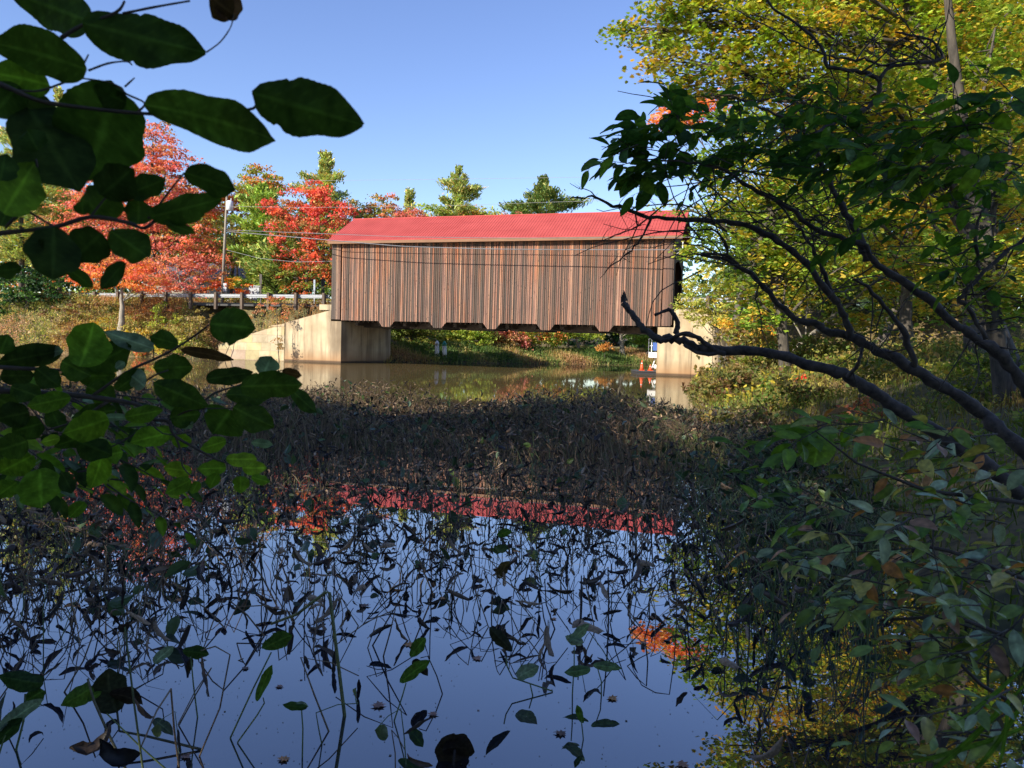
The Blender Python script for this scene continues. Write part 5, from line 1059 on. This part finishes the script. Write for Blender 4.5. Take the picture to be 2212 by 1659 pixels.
for k in range(60):
    p = at(*Z4(random.uniform(350, 1900), random.uniform(700, 1500)), random.uniform(2.9, 3.6)); v = Vector((-random.uniform(.3, 1), random.gauss(0, .3), random.gauss(.2, .4))); pts = [p]
    for j in range(6): v = (v.normalized()+Vector((random.gauss(0, .2), random.gauss(0, .15), random.gauss(0, .2)))).normalized(); pts.append(pts[-1]+v*random.uniform(.04, .11))
    b.tube(pts, [.0035*(1-.1*j) for j in range(7)], 5, cap=False)
b.build('twigs', M_DARKBARK, e, True); bl.build('leaves', M_NEAR, e, True)

# low shrub filling the lower right corner
e = empty('low_shrub', at(2200, 1400, 2.0), 'low shrub with pale green and fading leaves over the water in the lower right corner', 'shrub')
b = MB(); bl = MB()
FAD_SHEEN = c_((106, 124, 44), (120, 132, 48), (92, 112, 40), (110, 130, 60), (140, 150, 74), (112, 130, 64), (150, 158, 120), (150, 112, 90), (170, 112, 56), (130, 140, 100), (128, 150, 116), (170, 156, 78), (150, 166, 140))  # fading leaf tones; the pale grey-greens put sky sheen into the colour
def Dreg(cx, cy, rx, ry, n, Y, ll, pals, L=.25, wr=.42, dx=-1):
    for k in range(n):
        x = cx+rx*random.uniform(-1, 1); y = cy+ry*random.uniform(-1, 1)
        spray(b, bl, at(x, y, Y+random.gauss(0, .12)), (dx*random.uniform(.3, 1), random.gauss(0, .5), random.gauss(-.05, .25)), L*random.uniform(.6, 1.2), random.randint(4, 8), ll, pals, wr=wr, droop=.1)
Dreg(2080, 960, 130, 50, 9, 2.0, .085, LG+FAD_SHEEN, L=.3); Dreg(1850, 930, 120, 26, 5, 2.3, .11, LG, L=.25, wr=.45); Dreg(2150, 1060, 90, 60, 7, 1.8, .075, FAD_SHEEN+LG)
Dreg(2080, 1180, 130, 80, 15, 1.7, .078, FAD_SHEEN); Dreg(1880, 1170, 130, 60, 8, 1.9, .075, FAD_SHEEN); Dreg(2120, 1330, 110, 90, 13, 1.55, .075, FAD_SHEEN); Dreg(1980, 1290, 110, 80, 7, 1.7, .066, FAD_SHEEN)
Dreg(2150, 1480, 80, 90, 7, 1.4, .06, FAD_SHEEN); Dreg(1800, 1100, 80, 30, 4, 2.1, .08, LG); Dreg(2190, 1600, 30, 50, 4, 1.3, .06, FAD_SHEEN)
near_leaf(bl, at(1770, 935, 2.1), at(1758, 1008, 2.05), 66*2.1/FD, .2, .08, c=LG[1]); near_leaf(bl, at(1810, 940, 2.1), at(1660, 920, 2.1), 30*2.1/FD, .5, .1, c=LG[0])
for pts in ([(2240, 1090), (2000, 1060), (1850, 1000), (1760, 930)], [(2240, 1260), (2050, 1190), (1900, 1160), (1760, 1150)], [(2240, 1400), (2060, 1330), (1900, 1340)], [(2260, 1560), (2120, 1480), (2000, 1360)]):
    b.tube([at(x, y, 1.8) for x, y in pts], [.006, .005, .003, .0015][:len(pts)], 6)
b.build('stems', M_TWIG, e, True); bl.build('leaves', M_SHEEN, e, True)
b = MB()
for (x0, y0, x1, y1, w_) in ((2212, 1480, 1960, 1700, .012), (2220, 1500, 2080, 1690, .010), (2180, 1490, 2150, 1680, .008), (2240, 1560, 1930, 1650, .010), (2212, 1440, 2060, 1560, .009)):
    near_leaf(b, at(x0, y0, 1.25), at(x1, y1, 1.15), w_*.75, .4, .12, c=np.array(LG[0])*.9)
tag(b.build('sedge_tuft', M_NEAR), 'long green sedge blades at the bottom right corner', 'sedge')

# ------------------------------------------------------------------ pond weeds
STG = lin((92, 108, 58)); STB = lin((116, 96, 70)); STK = lin((44, 36, 30))
DEADC = np.array(c_((62, 50, 40), (42, 34, 29), (84, 67, 52), (108, 88, 68), (32, 28, 25), (146, 122, 96)))
GRNC = np.array(c_((60, 82, 38), (50, 70, 34), (74, 94, 44), (84, 100, 78)))
def weed_mesh(bs, bl, base, H, lean, green=.06, kinks=1, leaf=.15, sides=5, col=None, nleaf=1):
    """one bent water plant: a stalk that leans, may snap and fold back down, with shrivelled leaves"""
    p = Vector(base); a = random.random()*6.28; d = Vector((math.cos(a)*lean, math.sin(a)*lean, 1)).normalized()
    g = random.random() < green; c = np.array(STG if g else random.choice((STB, STK, STB)))*random.uniform(.8, 1.3); r = random.uniform(.0028, .005)
    pts = [p-d*.04]; q = p.copy(); seg = H/2
    for i in range(2): d = (d+Vector((random.gauss(0, .12), random.gauss(0, .12), 0))).normalized(); q = q+d*seg; pts.append(q.copy())
    tips = []
    for k in range(kinks):
        a2 = random.random()*6.28; dn = Vector((math.cos(a2), math.sin(a2), random.uniform(-1.3, .1))).normalized(); l = H*random.uniform(.35, .9); q = q+dn*l*.5; pts.append(q.copy()); q = q+(dn+Vector((0, 0, -.3)))*l*.5
        q.z = max(q.z, .01); pts.append(q.copy())
    m = len(pts); bs.tube(pts, [r*(1-.45*i/m) for i in range(m)], sides, c, cap=False)
    for j in range(nleaf):
        t_ = pts[-1-j] if j < m-1 else pts[-1]
        T, F = (T_OV, F_OV) if (g and random.random() < .8) else SHR[random.randrange(len(SHR))]
        cc = (GRNC if T is T_OV else DEADC)[random.randrange(4 if T is T_OV else 6)]*random.uniform(.7, 1.3)
        X = Vector((random.gauss(0, .6), random.gauss(0, .6), random.uniform(-1.4, .5) if T is not T_OV else random.uniform(-.2, 1))).normalized(); Y_ = X.cross(Vector((random.gauss(0, 1), random.gauss(0, 1), .3))).normalized(); Z_ = X.cross(Y_)
        M3 = np.array([tuple(X), tuple(Y_), tuple(Z_)]).T; l1 = MB(); l1.inst(T, F, np.array([tuple(t_)]), M3[None], np.array([leaf*random.uniform(.6, 1.3)]), np.array([cc])); bl.append(l1)
def plant(kind, seed):
    random.seed(seed); e = empty('withered_water_plant', (0, 0, 0)); ns = random.randint(1, 3)
    for k in range(ns):
        bs = MB(); bl = []; weed_mesh(bs, bl, (random.gauss(0, .05), random.gauss(0, .05), 0), random.uniform(.16, .42), random.uniform(.2, .9), .14, random.choice((0, 1, 1, 2)), .16, nleaf=random.choice((1, 1, 2)))
        bs.build('stalk', M_STEM, e, True)
        for l1 in bl: l1.build('leaf', M_DEAD, e, True)
    return e
protos = [plant(0, 100+k) for k in range(14)]; random.seed(77)
def wlabel(x, y, g=0):
    a = 'left' if x < -.27*y else 'right' if x > .12*y else 'middle'; d = 'nearest viewer' if y < 4.9 else 'halfway out' if y < 6.2 else 'close to the weed bed'
    return f"withered water plants in the open water, {a}, {d}" if g else f"withered water plant with bent stalks in open water, {a}, {d}"
def visible(x, y, lo=0): q = CM.transposed() @ Vector((x, y, 0-CAMH)); return q.z < 0 and abs(q.x/-q.z)*FD < 1150 and abs(q.y/-q.z)*FD < 900
cnt = 0; used = set()
def rho_near(x, y):
    if y < 4.4: return .55 if abs(x+.4) < 1.6 else 1.4
    return 2.2+1.6*max(0, (y-5.2))/2.0+(1.0 if x < -.3*y else 0)
tries = 0
while cnt < 200 and tries < 5000:
    tries += 1; y = random.uniform(3.0, 7.6); x = random.uniform(-.70*y, .42*y)
    if random.random() > rho_near(x, y)/5.0 or not visible(x, y): continue
    k = random.randrange(14); o = protos[k] if k not in used else copy_tree(protos[k]); used.add(k)
    o.location = (x, y, 0); o.rotation_euler = (0, 0, random.random()*6.28); s_ = random.uniform(.75, 1.3); o.scale = (s_, s_, s_*random.uniform(.85, 1.15)); tag(o, wlabel(x, y), 'water plant', wlabel(x, y, 1)); cnt += 1
for k in range(14):
    if k not in used:
        o = protos[k]; o.location = (-1.6+.2*k, 6.5+.05*k, 0); tag(o, wlabel(-1.6+.2*k, 6.6), 'water plant', wlabel(-1.6+.2*k, 6.6, 1))
# vectorised weed bed: stalks and shrivelled leaves
def bed(name, label, n, yr, dens, Hr, leafn, ls, green=.05, xr=(-.78, .42), sides=3, xlim=(-40, 40)):
    P = []
    while len(P) < n:
        y = rng.uniform(yr[0]**2, yr[1]**2, n)**.5; x = rng.uniform(xr[0], xr[1], n)*y; d = sdist(np.stack([x, y], 1)); k = (d < .25) & (rng.random(n) < dens(x, y)); P += list(zip(x[k], y[k]))
    P = np.array(P[:n]); b = MB()
    H = rng.uniform(*Hr, n)*(.8+.3*np.sin(P[:, 0]*1.1+np.sin(P[:, 1]*.9))); a = rng.uniform(0, 6.28, n); ln = rng.uniform(.05, .75, n)
    p0 = np.stack([P[:, 0], P[:, 1], np.full(n, -.03)], 1); p1 = p0+np.stack([np.cos(a)*ln*H*.5, np.sin(a)*ln*H*.5, H*.55+.03], 1); a2 = a+rng.normal(0, .6, n)
    p2 = p1+np.stack([np.cos(a2)*ln*H*.6, np.sin(a2)*ln*H*.6, H*.45], 1); a3 = rng.uniform(0, 6.28, n); br = rng.random(n) < .55; l3 = H*rng.uniform(.3, .8, n)
    p3 = p2+np.stack([np.cos(a3)*l3*.8, np.sin(a3)*l3*.8, np.where(br, -l3*rng.uniform(.2, .9, n), l3*.3)], 1); p3[:, 2] = np.maximum(p3[:, 2], .01)
    r = rng.uniform(.002, .0042, n); g = rng.random(n) < green*2.5
    col = np.where(g[:, None], np.array(STG), np.array(STB)*rng.uniform(.35, 2.0, (n, 1)))
    rings = []
    for p, f in ((p0, 1.1), (p1, 1), (p2, .8), (p3, .5)):
        th = np.linspace(0, 2*math.pi, sides, endpoint=False); ring = p[:, None]+np.stack([np.cos(th), np.sin(th), .3*np.cos(th)], 1)[None]*(r*f)[:, None, None]; rings.append(ring)
    V = np.stack(rings, 1).reshape(-1, 3); kk = 4*sides; F = []
    for i in range(3):
        for j in range(sides): F.append((i*sides+j, i*sides+(j+1) % sides, (i+1)*sides+(j+1) % sides, (i+1)*sides+j))
    F = (np.array(F)[None]+(np.arange(n)*kk)[:, None, None]).reshape(-1, 4); b.add(V, F, np.repeat(col, kk, 0))
    # leaves
    m = int(n*leafn); q = rng.integers(0, n, m); at_ = np.where((rng.random(m) < .65)[:, None], p3[q], p2[q]); var = rng.integers(0, len(SHR), m); gg = rng.random(m) < green
    X = rng.normal(size=(m, 3))*np.array([.7, .7, .8])+np.array([0, 0, -.25]); X /= np.linalg.norm(X, axis=1)[:, None]; Yv = np.cross(X, rng.normal(size=(m, 3))); Yv /= np.linalg.norm(Yv, axis=1)[:, None]; Zv = np.cross(X, Yv); M3 = np.stack([X, Yv, Zv], 2)
    C = DEADC[rng.integers(0, 6, m)]*rng.uniform(.6, 1.5, (m, 1)); C[gg] = GRNC[rng.integers(0, 4, gg.sum())]; S = ls*rng.uniform(.5, 1.4, m)
    for v in range(len(SHR)):
        k = (var == v) & ~gg; b.inst(SHR[v][0], SHR[v][1], at_[k], M3[k], S[k], C[k])
    b.inst(T_OV, F_OV, at_[gg], M3[gg], S[gg], C[gg])
    return tag(b.build(name, M_DEADW), label, 'water plants', kind='stuff')
M_DEADW = leaf_mat('withered_weeds', rough=.5, spec=.4, trans=.06, boost=1, bump=0)
bed('weed_bed', 'dense bed of brown withered water plants across the middle of the pond', 24000, (9.6, 20.8), lambda x, y: np.clip((y-10.2)/3.6, .07, 1)*np.clip((20.4+.5*np.sin(x*.9)+.5*np.sin(x*2.3+1)-y)/1.6, 0, 1), (.22, .70), .95, .125, green=.07)
bed('weed_fringe', 'thinning fringe of dead bent weeds between the dense bed and the open water', 2300, (4.9, 10.8), lambda x, y: np.clip((y-4.6)/4.2, .03, .8)+.2*(x < -.30*y), (.14, .38), 1.0, .13, green=.08, sides=4)
bed('weed_tangle', 'dark tangled weeds at the left side of the near water', 230, (4.2, 7.2), lambda x, y: np.ones_like(x), (.16, .4), 1.1, .14, green=.12, xr=(-.76, -.42), sides=4)
bed('weed_margin', 'weeds and green stalks standing in the shallows along the right bank', 4200, (4.2, 20), lambda x, y: np.clip(1-(-sdist(np.stack([x, y], 1)))/(1.2+y*.09), 0, 1), (.2, .6), 1.1, .11, green=.35, xr=(.18, .5), sides=4)
# green aquatic plants that stand alone
def Z6(x, y): return x*.3906, y*.3906+1011
def Z7(x, y): return x*.3906+674, y*.3906+1011
def solo(label, Zf, stalk, leaves, r=.004, cs=STG, name='water_plant', dz=0):
    bx, by = Zf(*stalk[0]); p0 = onz(bx, by); Y = p0.y; e = empty(name, (p0.x, p0.y, 0), label, 'water plant'); b = MB()
    P = [p0-Vector((0, 0, .05))]+[p0]+[at(*Zf(*q[:2]), Y+(q[2] if len(q) > 2 else 0)) for q in stalk[1:]]
    for q in P[1:]: q.z = max(q.z, .004)
    b.tube(P, [r*1.15]+[r*(1-.35*i/len(P)) for i in range(len(P)-1)], 8, cs); b.build('stalk', M_STEM, e, True)
    for l in leaves:
        bl = MB(); a = at(*Zf(l[0], l[1]), Y); t_ = at(*Zf(l[2], l[3]), Y+random.uniform(-.03, .03)); near_leaf(bl, a, t_, l[4]*.3906*Y/FD, l[6] if len(l) > 6 else .25, l[7] if len(l) > 7 else .1, c=np.array(l[5]), fold=.3); bl.build('leaf', M_NEAR, e, True)
    return e
G1, G2, G3, PL = lin((66, 92, 36)), lin((54, 78, 34)), lin((44, 64, 32)), lin((104, 120, 104)); BK_ = lin((40, 34, 30)); BR = lin((84, 64, 50))
solo('thick upright olive stalk snapped over at its top in the middle of the open water', Z6, [(1905, 1368), (1860, 1000), (1822, 690), (1800, 688), (1640, 810, .1), (1500, 862, .15)], [], .009, lin((104, 108, 62)))
solo('tall thin straight stalk with a brown curled leaf on its tip, bottom left', Z6, [(800, 1740), (740, 1290), (700, 960), (690, 880)], [(690, 905, 660, 862, 40, BK_), (690, 905, 712, 850, 30, BK_)], .0045, lin((86, 96, 56)))
solo('leaning stalk carrying a broad bright green arrow shaped leaf left of the thick stalk', Z6, [(1275, 1495), (1400, 1220), (1500, 1020)], [(1452, 1000, 1614, 922, 92, G2)], .004)
solo('green stalk with a narrow upright green leaf just right of the broad leaf stalk', Z6, [(1315, 1520), (1420, 1370), (1462, 1300), (1455, 1270)], [(1420, 1290, 1505, 1088, 55, G1)], .0035)
solo('short plant with a flat green leaf near the foot of the thick stalk', Z6, [(1672, 1600), (1675, 1440), (1668, 1342)], [(1700, 1322, 1563, 1308, 46, G2), (1640, 1300, 1705, 1320, 30, PL)], .0035)
solo('straight pale stalk topped by a folded dark green leaf left of centre', Z6, [(1092, 1380), (1070, 1200), (1055, 1042)], [(1010, 1012, 1156, 1030, 70, G3), (1060, 1050, 1035, 1138, 34, BK_)], .0038)
solo('pale underside leaf on a kinked dark stalk at the lower left', Z6, [(735, 1232), (900, 1140), (910, 1070)], [(850, 1080, 960, 985, 60, PL)], .0034, STK)
solo('large black curled leaf on a thick bent stalk at the lower left', Z6, [(1110, 1560), (800, 1480), (660, 1455), (648, 1350)], [(650, 1350, 600, 1105, 200, lin((42, 44, 30)), .4, .3), (600, 1250, 790, 1310, 110, BK_, .8, .2)], .006, lin((60, 62, 40)))
solo('bright green oval leaf on a long stalk near the bottom left corner', Z6, [(700, 1680), (600, 1470), (520, 1290), (485, 1165)], [(510, 1210, 338, 1315, 110, G1), (485, 1290, 560, 1235, 36, G1)], .0058, lin((96, 92, 66)))
solo('dark drooping leaf pair at the far lower left above the corner', Z6, [(90, 1560), (130, 1400), (140, 1250)], [(240, 1190, -10, 1150, 110, G3), (140, 1290, 245, 1230, 90, G2)], .005)
solo('pale green blade leaf crossing the left edge near the bottom', Z6, [(-20, 1640), (20, 1500), (30, 1480)], [(-40, 1470, 235, 1280, 80, PL), (-30, 1540, 120, 1380, 80, G3)], .004)
solo('hollow dark curled leaf standing low at the bottom centre', Z7, [(780, 1640), (790, 1560)], [(800, 1690, 790, 1470, 190, BK_, .2, .4), (720, 1560, 900, 1570, 120, BK_, .5, .4)], .006, STK)
solo('bright green pointed leaf slanting up right of the thick stalk', Z7, [(455, 1400), (500, 1260), (520, 1190)], [(485, 1185, 652, 1065, 72, G1)], .0036)
solo('upright green leaf with a dark lower half standing at centre', Z7, [(720, 1250), (690, 1150), (640, 1040), (600, 1050)], [(545, 1045, 628, 938, 70, G1), (560, 1060, 640, 1150, 60, BK_)], .0034, STK)
solo('tall dark pointed leaf on a green stalk right of centre', Z7, [(1330, 1238), (1110, 1160), (1080, 1100), (1072, 1045)], [(1110, 1010, 980, 880, 70, lin((40, 42, 30)))], .0042)
solo('pale leathery leaf lying low beside the tall dark pointed leaf', Z7, [(1220, 1260), (1205, 1190)], [(1135, 1160, 1255, 1095, 80, PL)], .0036)
solo('grey green leaf pair held above a tuft right of centre', Z7, [(1440, 1250), (1450, 1080), (1450, 990)], [(1425, 965, 1535, 862, 56, lin((110, 130, 104))), (1500, 965, 1400, 930, 60, lin((120, 134, 110)))], .0036)
solo('two flat green leaves spreading either way low on the water at right of centre', Z7, [(1600, 1260), (1600, 1180), (1580, 1110)], [(1540, 1110, 1395, 1130, 60, lin((84, 108, 74))), (1555, 1090, 1712, 1110, 54, lin((88, 110, 84)))], .0034)
solo('small green leaf stalk low between the two curled black leaves at right of centre', Z7, [(1500, 1500), (1490, 1400)], [(1500, 1410, 1465, 1310, 40, G1)], .003)
solo('young green leaf above the floating leaves near the upper open water', Z7, [(1020, 560), (1030, 430), (1060, 395)], [(1025, 370, 1105, 350, 46, G1)], .003)
solo('brown and green cupped leaf standing in the middle of the pond', Z7, [(990, 740), (1010, 660), (1040, 605)], [(1025, 610, 1090, 515, 60, lin((80, 66, 40)))], .003, STK)
# fallen leaves floating on the pond
FG = 'fallen maple leaves floating on the calm water'
fl = []
for k in range(44):
    x, y = [(1430/2.56, 735), (350, 1385), (520, 1370), (1330, 620)][k % 4] if False else (0, 0)
    Yf = random.uniform(3.2, 7.5); xf = random.uniform(-.45, .35)*Yf
    if not visible(xf, Yf): continue
    b = MB(); c = random.choice(c_((150, 112, 90), (132, 96, 80), (170, 120, 70), (110, 84, 70), (160, 140, 120), (90, 70, 60))); s_ = random.uniform(.05, .095)
    T = T_MAP.copy(); T[:, 2] = T[:, 2]*.5+.05+rng.normal(0, .02, len(T)); b.inst(T, F_MAP, np.array([[0, 0, .002]]), np.eye(3)[None], np.array([s_]), np.array([c]))
    o = b.build('fallen_leaf', M_DEAD); o.location = (xf, Yf, 0); o.rotation_euler = (random.gauss(0, .06), random.gauss(0, .06), random.random()*6.28)
    q = ('left' if xf < -.2*Yf else 'right' if xf > .1*Yf else 'middle')+(' foreground' if Yf < 5 else ' farther out'); tag(o, 'small brown fallen maple leaf floating on the calm pond, '+q, 'leaf', FG+', '+q)

# specks of pollen and leaf litter floating on the still water
b = MB(); n = 2600; yy = rng.uniform(2.9, 10, n); xx = rng.uniform(-.75, .5, n)*yy+.25*np.sin(yy*3)
T_SP = np.array([(.5, 0, 0), (.1, .35, .1), (-.45, .1, 0), (-.1, -.3, .05)])
b.inst(T_SP, F_CARD, np.stack([xx, yy, np.full(n, .0015)], 1), yawmats(n, .05), rng.uniform(.003, .011, n)*(1+1.2*(rng.random(n) < .05)), pal(c_((120, 104, 84), (90, 76, 62), (150, 140, 120), (70, 66, 60)), n, .2))
tag(b.build('floating_debris', M_DEADW), 'tiny specks of plant litter scattered over the calm near water', 'litter', kind='stuff')

for X_, Y_, lab in ((-18.2, 64.4, 'dry pinkish brush on the slope just left of the bridge end'), (-21.5, 65.6, 'tan brush on the slope above the middle of the wing wall')):
    P_ = cam.matrix_world.inverted() @ Vector((X_, Y_, gz1(X_, Y_)+.3)); px_ = 1106+FD*P_.x/-P_.z; py_ = 829.5-FD*P_.y/-P_.z
    bush(lab, [(px_, py_, 20, 8), (px_-22, py_+4, 18, 7), (px_+18, py_+2, 14, 6)], Y_, (px_, py_+12), c_((190, 140, 106), (176, 150, 96), (204, 150, 118)), 60, .13, group=LB, sub=16)
